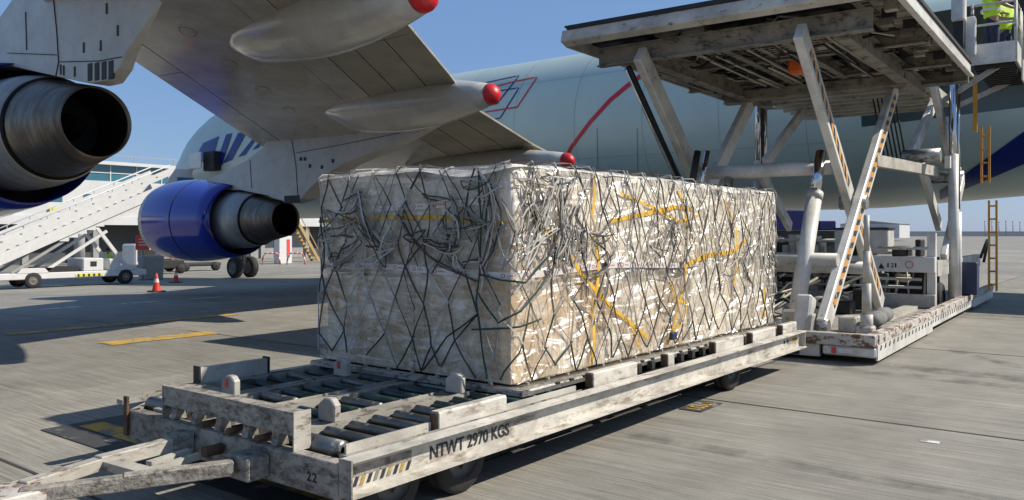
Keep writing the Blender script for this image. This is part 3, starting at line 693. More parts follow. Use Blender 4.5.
# stencils on the near rail
text('stencil_text', 'NTWT 2970 KGS', .115, INK, DL, (3.72, 3.5135, .345), (1, 0, 0), (0, 0, 1), .80)
for k in range(2): text('stencil_digit', '2', .075, INK, DL, (2.998, 3.80-.05*k, .335), (0, -1, 0), (0, 0, 1), .04)
for k in range(9):
    x = 3.09+.052*k; MB().prism([(x, .325), (x+.026, .325), (x+.05, .375), (x+.024, .375)], 'y', 3.5125, 3.5145).build('hazard_stripe', YPAINT if k % 2 else INK, DL)
bx('worn_patch', WHITE_BAD, DL, 3.05, 3.56, 3.5148, 3.5162, .376, .44)
bx('data_plate', YPAINT, DL, 10.33, 10.50, 3.512, 3.5155, .375, .43); 
for k in range(4): bx('plate_mark', INK, DL, 10.345+.04*k, 10.365+.04*k, 3.5095, 3.5118, .385, .42)
for k in range(2): bx('plate_mark', INK, DL, 10.02+.12*k, 10.06+.12*k, 3.51, 3.5155, .385, .425)
# running gear
for x in (3.52, 4.16, 8.72):
    for y in (3.70, 6.02):
        wq = sub('wheel', DL, (x, y, .25)); o = (x, y, .25); sg = -1 if y < 5 else 1
        MB().lathe([(-.08, .15), (-.08, .225), (-.06, .25), (-.02, .25), (-.015, .243), (.015, .243), (.02, .25), (.06, .25), (.08, .225), (.08, .15)], o, (0, sg, 0), 32).build('tyre', BLACK, wq)
        MB().lathe([(.072, .155), (.05, .148), (.035, .12), (.03, .07), (.07, .055), (.075, .01)], o, (0, sg, 0), 24).build('rim', RIM, wq)
        for k in range(5):
            a = 2*pi*k/5; c = Vector((x+cos(a)*.09, y+sg*.035, .25+sin(a)*.09)); MB().tube(c, c+Vector((0, sg*.02, 0)), .011, 6).build('lug_nut', RIM, wq)
    tb('axle', DARK, DL, (x, 3.8, .25), (x, 5.9, .25), .04, 10)
for x in (3.84, 8.6):
    for y in (3.95, 5.75): bm_('bogie_arm', DARK, DL, (x-.4, y, .27), (x+.4, y, .27), .06, .1)
# tow bar
TB_ = sub('tow_bar', DL, (2.9, 4.6, .36)); 
bm_('tow_arm', WHITE, TB_, (2.90, 5.02, .375), (2.38, 4.985, .365), .085, .085, bevel=.006); bm_('tow_arm', WHITE, TB_, (2.41, 4.99, .36), (1.92, 4.88, .35), .085, .075, bevel=.006)
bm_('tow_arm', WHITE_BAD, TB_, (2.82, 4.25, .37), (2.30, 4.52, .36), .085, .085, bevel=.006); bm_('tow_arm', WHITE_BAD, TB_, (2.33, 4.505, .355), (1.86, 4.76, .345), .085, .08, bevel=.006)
bm_('tow_cross_bar', WHITE, TB_, (2.44, 4.96, .355), (2.48, 4.47, .35), .1, .05); bm_('tow_stub', LGREY, TB_, (2.9, 4.86, .34), (2.6, 4.8, .335), .05, .05); bm_('tow_stub', LGREY, TB_, (2.9, 4.74, .34), (2.55, 4.7, .33), .04, .04)
MB().prism([(2.02, 4.98), (1.98, 4.66), (1.2, 4.66), (.95, 4.72), (.95, 4.84), (1.2, 4.9)], 'z', .27, .375).build('tow_tongue', RUSTY, TB_, bevel=.01)
tb('tow_pin', RUST, TB_, (2.86, 4.62, .39), (2.98, 4.62, .39), .035, 12); bx('hinge_bracket', WHITE_BAD, TB_, 2.84, 2.999, 4.14, 4.36, .29, .43, bevel=.01); bx('hinge_bracket', WHITE_BAD, TB_, 2.86, 2.999, 4.95, 5.1, .30, .44, bevel=.01)

# ================================================================== AIR CARGO PALLET
PX0, PX1, PY0, PY1 = 4.95, 10.70, 3.72, 6.22
PL = thing('cargo_pallet', (PX0, PY0, .508), 'scratched flat aluminium pallet under the wrapped load', 'pallet')
bx('base_sheet', ALU, PL, PX0+.09, PX1-.09, PY0+.09, PY1-.09, .510, .530)
def edge(p, q, inn):
    p = Vector(p); q = Vector(q); inn = Vector(inn); m = MB()
    prof = [(0, .508), (.09, .508), (.09, .552), (.07, .552), (.066, .536), (.05, .536), (.046, .552), (.014, .552), (0, .54)]
    n = len(prof); vs_ = [e+inn*a+Vector((0, 0, z)) for e in (p, q) for a, z in prof]
    m.add(vs_, [tuple(range(n))[::-1], tuple(range(n, 2*n))]+[(i, (i+1) % n, (i+1) % n+n, i+n) for i in range(n)]); return m.build('edge_rail', ALU, PL)
edge((PX0, PY0, 0), (PX0, PY1, 0), (1, 0, 0)); edge((PX0+.091, PY0, 0), (PX1-.091, PY0, 0), (0, 1, 0)); edge((PX0+.091, PY1, 0), (PX1-.091, PY1, 0), (0, -1, 0)); edge((PX1, PY0, 0), (PX1, PY1, 0), (-1, 0, 0))
for k in range(26):
    x = 5.4+.2*k; bx('rail_notch', DARK, PL, x, x+.05, PY0-.004, PY0+.02, .541, .556)
def slots(nm, n, f):
    for k in range(n): f(k)

# ================================================================== WRAPPED LOAD
BX0, BX1, BY0, BY1, BZ0, BZ1 = 5.05, 10.72, 3.90, 6.20, .556, 2.31
LD = thing('wrapped_cargo_load', (BX0, BY0, BZ0), 'big block of crates and cartons in clear plastic wrap on the dolly', 'cargo')
ins = .05
def crate(x0, x1, y0, y1, z0, z1, mat, cl=True):
    c = sub('crate' if cl else 'carton', LD, (x0, y0, z0))
    bx('box_body', mat, c, x0+.02, x1-.02, y0+.02, y1-.02, z0, z1)
    if cl:
        for y in (y0, y1-.02):
            for x in (x0+.004, x1-.094): bx('cleat', PINE, c, x, x+.09, y, y+.019, z0+.09, z1-.09)
            for z in (z0+.002, z1-.09): bx('cleat', PINE, c, x0+.004, x1-.004, y, y+.019, z, z+.088)
        for x in (x0, x1-.02):
            for y in (y0+.021, y1-.111): bx('cleat', PINE, c, x, x+.019, y, y+.09, z0+.09, z1-.09)
            for z in (z0+.002, z1-.09): bx('cleat', PINE, c, x, x+.019, y0+.021, y1-.021, z, z+.088)
    else:
        bx('carton_tape', CARTON, c, (x0+x1)/2-.03, (x0+x1)/2+.03, y0+.0185, y1-.0185, z0, z1+.002)
i0, i1, j0, j1 = BX0+ins, BX1-ins, BY0+ins, BY1-ins
crate(i0, 6.62, j0, 5.0, BZ0, 1.40, PLY); crate(i0, 6.5, 5.02, j1, BZ0, 1.36, PLY)
crate(6.66, 8.3, j0, j1, BZ0, 1.30, CARD, False); crate(8.33, 9.5, j0, j1, BZ0, 1.42, CARTON, False); crate(9.53, i1, j0, j1, BZ0, 1.36, CARTON, False)
crate(i0, 5.95, j0, 4.6, 1.42, 2.2, CARD, False); crate(i0, 5.9, 4.63, 5.3, 1.38, 1.86, CARD, False); crate(i0, 5.9, 5.33, j1, 1.38, 2.17, CARD, False); crate(i0, 5.9, 4.63, 5.3, 1.88, 2.19, CARTON, False)
crate(5.98, 7.2, j0, j1, 1.43, 2.2, CARTON, False); crate(7.23, 8.6, j0, j1, 1.44, 2.19, CARTON, False); crate(8.63, i1, j0, j1, 1.44, 2.2, CARTON, False)

def h2(a, b, c=0): 
    v = sin(a*12.9898+b*78.233+c*37.719)*43758.5453; return v-math.floor(v)
def vn(a, b, c=0):
    ia, ib = math.floor(a), math.floor(b); fa, fb = a-ia, b-ib; fa = fa*fa*(3-2*fa); fb = fb*fb*(3-2*fb)
    return (h2(ia, ib, c)*(1-fa)+h2(ia+1, ib, c)*fa)*(1-fb)+(h2(ia, ib+1, c)*(1-fa)+h2(ia+1, ib+1, c)*fa)*fb
LU = BY1-BY0; LV = BX1-BX0
def skin(u, z, off=0.0):
    """u runs along the front face (0..LU) then along the long face; z height; returns point, outward normal"""
    t = max(0, min(1, (z-BZ0)/(BZ1-BZ0)))
    wob = .034*(vn(u*2.1, z*2.3)-.5)+.014*(vn(u*6, z*5, 3)-.5)+.055*sin(pi*t)**.7*(vn(u*.9, z*.8, 9)-.15)
    o = off+wob; cr = .05
    if u < LU-cr: p = Vector((BX0-o, BY1-u, z)); n = Vector((-1, 0, 0))
    elif u > LU+cr: p = Vector((BX0+(u-LU), BY0-o, z)); n = Vector((0, -1, 0))
    else:
        a = (u-(LU-cr))/(2*cr)*pi/2; n = Vector((-cos(a), -sin(a), 0)); p = Vector((BX0+cr, BY0+cr, z))+n*(cr+o)
    return p, n
# crinkled film: front, long side, top
m = MB(); NU, NZ = 330, 84
G = []
for i in range(NU+1):
    u = (LU+LV)*i/NU
    col_ = []
    for k in range(NZ+1):
        z = BZ0+.012+(BZ1-BZ0-.03)*k/NZ; p, n = skin(u, z)
        f1 = 1-abs(2*vn(u*5+z*2.2+2*vn(u*1.5, z*1.5, 21), z*1.3-u*1.1, 22)-1); f2 = 1-abs(2*vn(u*7-z*4, z*2.4+u*2, 23)-1)
        col_.append(p+n*(.018*f1**4+.012*f2**4))
    G.append(col_)
vs_ = [p for r in G for p in r]
m.add(vs_, [(i*(NZ+1)+k, (i+1)*(NZ+1)+k, (i+1)*(NZ+1)+k+1, i*(NZ+1)+k+1) for i in range(NU) for k in range(NZ)], True)
m.build('plastic_wrap', WRAP, LD)
def topz(x, y): return BZ1-.02+.09*(vn(x*1.5, y*1.6, 5)-.5)+.03*(vn(x*5, y*5, 6)-.5)+.02*sin(pi*(x-BX0)/LV)
m = MB(); NXT, NYT = 70, 30; G = []
for i in range(NXT+1):
    for k in range(NYT+1):
        x = BX0-.02+(LV+.02)*i/NXT; y = BY0-.02+(LU+.02)*k/NYT; z = topz(x, y)
        e = min(i/3, k/3, 1); z -= (1-e)**2*.05
        G.append((x, y, z))
m.add(G, [(i*(NYT+1)+k, (i+1)*(NYT+1)+k, (i+1)*(NYT+1)+k+1, i*(NYT+1)+k+1) for i in range(NXT) for k in range(NYT)], True)
m.build('top_cover_sheet', mk('milky_plastic_sheet', (.66, .635, .58), .3, var=.12, vs=2, bump=.7, bscale=5), LD)
m = MB()   # hidden rear sides of the film
m.add([(BX1, BY0, BZ0), (BX1, BY1, BZ0), (BX1, BY1, BZ1-.05), (BX1, BY0, BZ1-.05)], [(0, 1, 2, 3)]); m.add([(BX0, BY1, BZ0), (BX1, BY1, BZ0), (BX1, BY1, BZ1-.05), (BX0, BY1, BZ1-.05)], [(0, 1, 2, 3)])
m.build('plastic_wrap', WRAP, LD)
def band(name, mat, u0, u1, zf, w_, off, parent, uv=None, step=.06, slope=None):
    n = max(2, int((u1-u0)/step)); m = MB(); vs_ = []
    for i in range(n+1):
        u = u0+(u1-u0)*i/n; z = zf(u); vs_ += [skin(u, z-w_/2, off)[0], skin(u, z+w_/2, off)[0]]
    m.add(vs_, [(2*i, 2*i+2, 2*i+3, 2*i+1) for i in range(n)], True)
    o = m.build(name, mat, parent, recalc=False)
    if uv:
        me = o.data; L_ = me.uv_layers.new(name='UVMap')
        for li in me.loops:
            k = li.vertex_index; L_.data[li.index].uv = ((u0+(u1-u0)*(k//2)/n)/uv, k % 2)
    return o
band('printed_tape', TAPE, .02, LU+3.3, lambda u: 1.435+.02*sin(u*2.1), .055, .022, LD, .24)
band('printed_tape', TAPE, .75, LU-.12, lambda u: 1.985-.02*sin(u*2), .05, .022, LD, .24)
band('printed_tape', TAPE, LU+.1, LU+1.2, lambda u: 1.72+.03*sin(u*4), .05, .022, LD, .24)
# ---- yellow straps
def ystrap(label, pts, w_=.05, off=.024):
    w_ *= .72
    m = MB(); P = []
    for (a, b), (c, d) in zip(pts, pts[1:]):
        n = max(2, int(sqrt((c-a)**2+(d-b)**2)/.05))
        P += [(a+(c-a)*k/n, b+(d-b)*k/n) for k in range(n)]
    P.append(pts[-1]); vs_ = []
    for i, (u, z) in enumerate(P):
        u0, z0 = P[max(0, i-1)]; u1, z1 = P[min(len(P)-1, i+1)]; du, dz = u1-u0, z1-z0; l = sqrt(du*du+dz*dz) or 1
        for s in (-1, 1): wv = .8+.45*vn(i*.35, u*3, 31); vs_.append(skin(u-dz/l*s*wv*w_/2, z+du/l*s*wv*w_/2, off+.003*sin(i*.7))[0])
    m.add(vs_, [(2*i, 2*i+2, 2*i+3, 2*i+1) for i in range(len(P)-1)], True)
    m.sm = [False]*len(m.f); o = m.build('lashing_strap', YSTRAP); sm = o.modifiers.new('t', 'SOLIDIFY'); sm.thickness = .002
    return tag(o, label, 'strap', 'yellow lashing straps')
U = LU
ystrap('yellow strap running level across the shaded short face of the load', [(.0, 1.86), (.9, 1.885), (1.5, 1.885), (LU-.03, 1.83)], .042)
ystrap('upright yellow strap down the sunlit long face, nearest to the corner', [(U+1.16, 2.26), (U+1.14, 1.9), (U+1.22, 1.45), (U+1.13, 1.0), (U+1.12, .58)], .055)
ystrap('yellow strap sagging level just below the top of the sunlit long face', [(U+1.45, 1.86), (U+2.0, 1.93), (U+2.7, 2.02), (U+3.1, 2.0)], .055)
ystrap('yellow strap slanting down from the near corner across the long face', [(U+.25, 1.86), (U+.7, 1.6), (U+1.0, 1.35), (U+1.45, 1.05), (U+2.15, .72)], .05)
ystrap('yellow strap looped along the far middle of the long face', [(U+2.9, 1.4), (U+3.5, 1.5), (U+4.2, 1.52), (U+4.6, 1.66)], .06)
ystrap('yellow strap leaning down the middle of the long face to a blue buckle', [(U+2.8, 2.2), (U+3.0, 1.9), (U+2.95, 1.3), (U+2.7, .8), (U+2.6, .6)], .05)
ystrap('short yellow strap hanging at the far end of the long face', [(U+5.22, 1.05), (U+5.25, .85), (U+5.24, .66)], .07)
ystrap('thin yellow strap crossing high on the middle of the long face', [(U+1.6, 2.12), (U+2.2, 2.0), (U+2.8, 1.86), (U+3.3, 1.95)], .035)
ystrap('thin yellow strap trailing low to the right of the upright strap', [(U+1.25, 1.2), (U+1.5, 1.0), (U+1.7, .95), (U+2.0, .62)], .032)
ystrap('yellow strap loop curling above the blue buckle', [(U+2.55, 1.25), (U+2.75, 1.05), (U+3.0, 1.0), (U+2.85, .8), (U+2.66, .7)], .035)
ystrap('faint yellow strap near the far end of the long face', [(U+4.0, 2.15), (U+4.3, 1.8), (U+4.35, 1.3), (U+4.2, 1.0)], .035)
bk, bn = skin(U+2.66, .68, .03); o = MB().box(bk.x-.06, bk.x+.06, bk.y-.04, bk.y, bk.z-.03, bk.z+.05).build('ratchet_buckle', BLUEBOX, None, bevel=.01); tag(o, 'small blue ratchet buckle low on the long face of the load', 'buckle')
# ---- cargo net
NET = thing('cargo_net', (BX0, BY0, BZ0), 'tangled grey webbing net with green cords thrown over the wrapped load', 'net')
def webbing(name, mat, pts, w_=.02, off=.036, t=.005, sub_=.07):
    """pts: list of (u, z); z above BZ1 folds onto the top"""
    P = []
    for (a, b), (c, d) in zip(pts, pts[1:]):
        n = max(1, int(sqrt((c-a)**2+(d-b)**2)/sub_)); P += [(a+(c-a)*k/n, b+(d-b)*k/n) for k in range(n)]
    P.append(pts[-1]); C_ = []; Nn = []; ph = random.random()*9; am = random.uniform(.002, .008)
    for i, (u, z) in enumerate(P):
        u2 = u+am*1.6*sin(i*1.1+ph)
        if z > BZ1-.01:
            ov = z-(BZ1-.01); p, n = skin(u2, BZ1-.015, off); q = p-n*(ov+.0); q.z = topz(min(max(q.x, BX0), BX1), min(max(q.y, BY0), BY1))+.012; C_.append(q); Nn.append(Vector((0, 0, 1)))
        else:
            p, n = skin(u2, z, off+am*sin(i*.8+ph)+am); C_.append(p); Nn.append(n)
    m = MB(); rings = []
    for i in range(len(C_)):
        d = (C_[min(i+1, len(C_)-1)]-C_[max(i-1, 0)])
        if d.length < 1e-6: d = Vector((0, 0, 1))
        d.normalize(); tw = .6*sin(i*.5+ph*2); sd = d.cross(Nn[i])
        if sd.length < 1e-4: sd = Vector((1, 0, 0))
        sd.normalize(); n2 = (Nn[i]*cos(tw)+sd*sin(tw)); sd = (sd*cos(tw)-Nn[i]*sin(tw))
        rings.append([C_[i]-sd*w_/2-n2*t/2, C_[i]+sd*w_/2-n2*t/2, C_[i]+sd*w_/2+n2*t/2, C_[i]-sd*w_/2+n2*t/2])
    m.loft(rings, True, True, smooth=False); return m.build(name, mat, NET)
SPN = .30; ncol = int((LU+LV)/SPN); rows = [2.62, 2.27, 1.98, 1.70, 1.42, 1.14, .86, .60]
def knot(c, r):
    u = (c+.5*(r % 2))*SPN; z = rows[r]
    if r < 2: return (min(max(u, .01), LU+LV-.02), z)
    slump = .075*(h2(c, r, 11)-.5)*2
    pull = .07*(h2(c, r, 12)-.5)*2
    z2 = z+pull-(.10*(1-abs(2*(z-.6)/1.67-1)))*(vn(u*.8, 2)-.3)
    return (min(max(u+slump, .01), LU+LV-.02), max(z2, .58))
for c in range(ncol+1):
    for s in (0, 1):
        pts = []
        for r in range(len(rows)):
            cc = c if r % 2 == 0 else c-s
            pts.append(knot(cc, r))
        mt = random.choice((WEB, WEB, WEBL, WEBD, WEBD, WEBD))
        cut = random.choice((5, 6, 6, 7))
        webbing('net_webbing', mt, pts[:cut+1], random.uniform(.012, .018))
        if cut < 7: webbing('net_cord', ROPE if random.random() < .55 else WEBD, pts[cut:], .012, t=.010)
for c in range(int(-(LU-.1)/.40), int(LV/.40)):
    for s in (0, 1):
        pts = []
        for r in range(len(rows)):
            u = LU+.08+(c+.5*((r+s) % 2))*.40+(.12*(h2(c, r, 41+s)-.5)*2 if r > 1 else 0); z = rows[r]+(.12*(h2(c, r, 43+s)-.5) if r > 1 else 0)
            pts.append((min(u, LU+LV-.02), max(z, .58)))
        a_ = random.choice((0, 1, 1, 2)); webbing('net_webbing', random.choice((WEB, WEBD, WEBD)), pts[a_:random.choice((4, 5, 5, 6))], random.uniform(.008, .013), .042)
# slack webbing: bundles of strands drooping from knot to knot
def bundle(u0, u1, zt, zb, n, mats, k=(4, 7)):
    for _ in range(n):
        a = random.uniform(u0, u1); za = random.uniform(*zt); b = min(max(a+random.gauss(0, .3), u0), u1); zb_ = random.uniform(*zb)
        if random.random() < .3: b = min(max(a+random.choice((-1, 1))*random.uniform(.25, .6), u0), u1); zb_ = za+random.uniform(-.15, .1)
        side = random.choice((-1, 1))
        for j in range(random.randint(*k)):
            bow = side*random.uniform(-.02, .14); sag = random.uniform(-.02, .10) if abs(b-a) > .2 else 0
            pts = []
            for i in range(7):
                t = i/6; pts.append((min(max(a+(b-a)*t+bow*sin(pi*t)+random.uniform(-.008, .008), .01), LU+LV-.01), min(max(za+(zb_-za)*t-sag*sin(pi*t)+random.uniform(-.008, .008), .6), BZ1-.02)))
            webbing('slack_webbing', random.choice(mats), pts, random.uniform(.008, .017), random.uniform(.042, .07), sub_=.05)
bundle(.06, LU-.3, (1.5, 2.15), (1.35, 1.75), 34, (WEB, WEB, WEBD, WEBD, WEBL), (2, 4)); bundle(LU-.6, LU-.05, (1.85, 2.28), (1.45, 1.8), 10, (WEB, WEBL, WEBD), (2, 4))
bundle(LU+.08, LU+.95, (1.75, 2.28), (1.45, 1.85), 24, (WEBL, WEBL, WEB, WEB, WEBD), (2, 4)); bundle(LU+.9, LU+5.4, (1.3, 2.25), (.95, 1.7), 22, (WEB, WEBL, WEBD, WEBD), (1, 3)); bundle(LU+1.9, LU+2.9, (1.8, 2.0), (1.45, 1.7), 4, (WEBD, WEB), (2, 4)); bundle(LU+5.2, LU+5.6, (1.5, 2.2), (.8, 1.4), 4, (WEBL, WEB, WEBD), (2, 4))
for pts in ([(LU-.32, 1.3), (LU-.1, 1.05), (LU+.25, 1.28), (LU+.55, 1.55)], [(LU-.35, .98), (LU+.05, 1.02), (LU+.3, 1.06)], [(LU-.3, 2.24), (LU-.27, 1.8), (LU-.31, 1.2), (LU-.2, .6)], [(LU-.28, 1.42), (LU+.1, 1.36), (LU+.5, 1.62), (LU+.8, 1.7)],
            [(LU-.9, .6), (LU-.62, .9), (LU-.3, 1.1)], [(.05, 1.9), (.12, 1.6), (.05, 1.2)]): webbing('green_cord', ROPE, pts, .013, .05, .010)
for k in range(28):
    u = .12+(LU+LV-.2)*k/27; p, n = skin(u, .575, .05); MB().box(p.x-.014, p.x+.014, p.y-.012, p.y+.012, .557, .578).build('net_fitting', DECK, NET)

# ================================================================== MAIN DECK LOADER
LR = thing('cargo_loader', (11.5, 2.78, 0), 'tall scissor lift cargo loader with its platform raised towards the jet', 'loader', rz=radians(1.5))
YL, YR = 7.35, 2.78          # far and near sides of the base
bx('front_bumper', RUSTY, LR, 11.42, 11.58, YR+.02, YL, .235, .40, bevel=.01)
bx('front_plate', LWHITE, LR, 11.48, 11.56, YR+.75, YL, .06, .232); bx('front_corner_plate', LWHITE, LR, 11.44, 11.6, YR+.02, YR+.70, .10, .233, bevel=.02)
bx('letter_panel', DARK, LR, 11.465, 11.479, YR+1.02, YR+1.78, .07, .225)
text('letter_text', 'AE', .17, LWHITE, LR, (11.462, YR+1.5, .085), (0, -1, 0), (0, 0, 1), .36)
bx('red_reflector', SIGNR, LR, 11.43, 11.439, YR+.52, YR+.58, .13, .21); bx('white_reflector', STAIRW, LR, 11.43, 11.439, YR+.30, YR+.5, .14, .20)
bx('side_sill', RUSTY, LR, 11.58, 24.6, YR, YR+.16, .27, .40, bevel=.008)
bx('skirt_plate', LWHITE, LR, 11.5, 15.6, YR+.005, YR+.03, .06, .268); bx('skirt_plate', LWHITE, LR, 15.62, 20.8, YR+.02, YR+.045, .12, .268); bx('skirt_plate', LWHITE, LR, 20.82, 24.5, YR+.005, YR+.03, .09, .268)
for k in range(34):
    x = 11.62+.27*k; MB().prism([(x, .19), (x+.06, .19), (x+.1, .25), (x+.05, .25)], 'y', YR-.001 if x < 15.5 or x > 20.8 else YR+.014, YR+.004 if x < 15.5 or x > 20.8 else YR+.019).build('sill_mark', INK, LR)
bx('far_sill', LGREY, LR, 11.58, 24.4, YL-.16, YL, .12, .40)
bx('base_deck', DECK, LR, 11.58, 17.3, YR+.17, YL-.17, .26, .285)
for y in (4.4, 5.6): bx('base_beam', LWHITE, LR, 11.6, 17.2, y, y+.14, .286, .42)
# base pads along the scissor feet
for y in (3.4, 6.15): bx('foot_track', LGREY, LR, 14.4, 17.1, y-.12, y+.12, .286, .36)
# main scissors
YS = (3.62, 6.4)
for y in YS:
    near = y < 5
    yb = y+(.16 if near else -.16)
    bm_('scissor_arm', LWHITE, LR, (11.95, y, .40), (16.75, y, 4.52), .13, .32, (0, 0, 1), bevel=.015)          # rises away
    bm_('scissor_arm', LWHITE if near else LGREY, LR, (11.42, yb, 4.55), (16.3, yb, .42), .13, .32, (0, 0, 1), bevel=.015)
    tb('pivot_pin', ALU, LR, (14.08, y-.12, 2.25), (14.08, y+.3, 2.25), .12, 18)
    for x, z in ((11.95, .42), (16.75, 4.5)): tb('pivot_pin', ALU, LR, (x, y-.09, z), (x, y+.09, z), .11, 16)
def strip(p, q, y, w_=.13):          # hazard striping down an arm's near face
    p = Vector((p[0], y, p[1])); q = Vector((q[0], y, q[1])); L_ = (q-p).length
    m = MB().box(0, L_, -.003, .003, -w_/2, w_/2); o = m.build('hazard_strip', HAZ, None)
    o.parent = LR; X = (q-p).normalized(); Y = Vector((0, 1, 0)); Z = X.cross(Y)
    M = Matrix((X, Y, Z)).transposed().to_4x4(); M.translation = p-ORIG[LR]; o.matrix_local = M
strip((12.3, .70), (16.5, 4.305), 3.62-.069); strip((11.7, 4.313), (13.8, 2.536), 3.78-.069, .12); strip((14.35, 2.07), (16.05, .632), 3.78-.069, .12)
# arm feet and head brackets
for x, y, z in ((11.95, 3.62, .40), (16.3, 3.78, .38)): MB().prism([(x-.28, .287), (x+.28, .287), (x+.14, .60), (x-.14, .60)], 'y', y+.08, y+.2).build('foot_bracket', LGREY, LR, bevel=.02)
MB().prism([(11.70, .30), (12.0, .30), (12.15, .80), (11.9, .88)], 'y', 3.75, 3.98).build('foot_bracket', LWHITE, LR, bevel=.03)
# cross tubes between the scissor pairs
tb('cross_tube', LWHITE, LR, (13.55, 3.85, 2.80), (13.55, 6.3, 2.80), .115, 20); tb('cross_tube', LGREY, LR, (12.7, 3.6, 1.35), (12.7, 6.1, 1.35), .1, 18); tb('cross_tube', LGREY, LR, (14.9, 3.7, 1.15), (14.9, 6.1, 1.15), .11, 18)
MB().prism([(13.3, 2.2), (13.8, 2.2), (13.7, 3.0), (13.4, 3.0)], 'y', 6.15, 6.22).build('tube_bracket', LGREY, LR, bevel=.03)
# lift cylinders
for y in (4.08, 5.62):
    a = Vector((12.2, y, .45)); b = Vector((13.55, y, 3.05 if y < 5 else 2.7)); d = b-a
    c = sub('lift_cylinder', LR, a)
    tb('barrel', LWHITE, c, a, a+d*.73, .118, 22); tb('end_collar', LGREY, c, a+d*.70, a+d*.745, .13, 22); tb('rod', CHROME, c, a+d*.74, b, .085, 18)
    MB().box(a.x-.12, a.x+.16, y-.17, y+.17, .3, .62).build('cylinder_foot', LGREY, c, bevel=.03)
    MB().path([a+Vector((-.05, -.18, .35)), a+Vector((-.18, -.22, .1)), a+Vector((-.3, -.1, -.05)), a+Vector((-.45, .25, -.1))], .028, 8).build('hydraulic_hose', BLACK, c)
# thin tie rod by the far scissors
tb('tie_rod', DARK, LR, on_y(632, 68, 6.6), on_y(697, 205, 6.6), .045, 10); tb('tie_rod', CHROME, LR, on_y(629, 70, 6.62), on_y(692, 205, 6.62), .022, 8)
tb('sensor_strut', DARK, LR, on_y(702, 152, 6.0), on_y(695, 190, 6.0), .06, 10); tb('sensor_strut', CHROME, LR, on_y(712, 152, 5.9), on_y(704, 190, 5.9), .045, 10)
# telescopic jack post on the near sill
c = sub('jack_post', LR, (12.05, 3.02, .4))
for z0, z1, r in ((.4, .62, .085), (.6, 1.05, .062), (1.05, 1.5, .05), (1.5, 2.0, .038)): tb('post_stage', LGREY, c, (12.05, 3.05, z0), (12.05, 3.05, z1), r, 16)
bx('post_foot', LGREY, c, 11.93, 12.17, 2.95, 3.16, .30, .46, bevel=.02)
# canvas rolls on the deck
for x, y in ((12.75, 3.12), (13.4, 3.18)):
    m = MB(); m.path([(x-.28, y, .47), (x-.25, y, .49), (x, y+.01, .485), (x+.25, y, .49), (x+.28, y, .47)], [.05, .11, .125, .11, .05], 16); o = m.build('canvas_roll', FABRIC)
    tag(o, 'grey rolled canvas bundle on the loader sill, %s the jack post' % ('nearer' if x < 13 else 'farther from'), 'canvas roll', 'canvas rolls on the loader')
bx('deck_box', LGREY, LR, 12.5, 12.9, 3.3, 3.55, .287, .52, bevel=.02)
# raised platform
UND = mk('loader_shaded_paint', (.25, .225, .18), .55, var=.2, vs=3, wear=(.05, .045, .04), wamt=.42, wscale=5, dirt=.7, ww=.06)  # darker copy of the loader paint, underside shade put into its colour
PXA, PXB, PZ = 11.15, 18.0, 4.78
PYR, PYL = 2.50, 7.50
bx('deck_skin', DARK, LR, PXA+.03, PXB, PYR+.03, PYL-.03, PZ+.30, PZ+.33)
MB().prism([(PXA-.05, PZ+.06), (PXA+.12, PZ), (PXA+.12, PZ+.25), (PXA, PZ+.25)], 'y', PYR, PYL).build('front_fascia', LGREY, LR, bevel=.01)
bx('front_lip', BLACK, LR, PXA-.02, PXA+.1, PYR-.02, PYL-.1, PZ+.251, PZ+.30)
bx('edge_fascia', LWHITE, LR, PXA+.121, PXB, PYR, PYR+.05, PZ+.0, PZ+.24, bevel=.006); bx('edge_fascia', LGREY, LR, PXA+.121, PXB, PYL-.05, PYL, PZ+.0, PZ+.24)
bx('edge_lip', BLACK, LR, PXA+.121, PXB, PYR-.03, PYR+.06, PZ+.242, PZ+.30)
bx('edge_flange', CHROME if 0 else LWHITE, LR, PXA+.121, PXB, PYR-.05, PYR-.002, PZ-.01, PZ+.03)
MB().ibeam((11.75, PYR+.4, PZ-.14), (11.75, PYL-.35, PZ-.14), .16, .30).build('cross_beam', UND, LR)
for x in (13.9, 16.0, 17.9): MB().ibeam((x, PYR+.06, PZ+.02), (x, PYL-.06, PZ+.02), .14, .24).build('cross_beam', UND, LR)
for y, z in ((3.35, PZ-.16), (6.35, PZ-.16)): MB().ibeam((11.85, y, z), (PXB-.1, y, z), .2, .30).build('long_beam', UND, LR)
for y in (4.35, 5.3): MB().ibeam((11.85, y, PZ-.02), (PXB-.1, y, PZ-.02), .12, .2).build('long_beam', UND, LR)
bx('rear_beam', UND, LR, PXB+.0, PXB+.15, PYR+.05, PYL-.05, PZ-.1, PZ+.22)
bx('head_beam', UND, LR, 16.15, 16.45, 3.3, 6.4, PZ-.34, PZ-.12, bevel=.02)
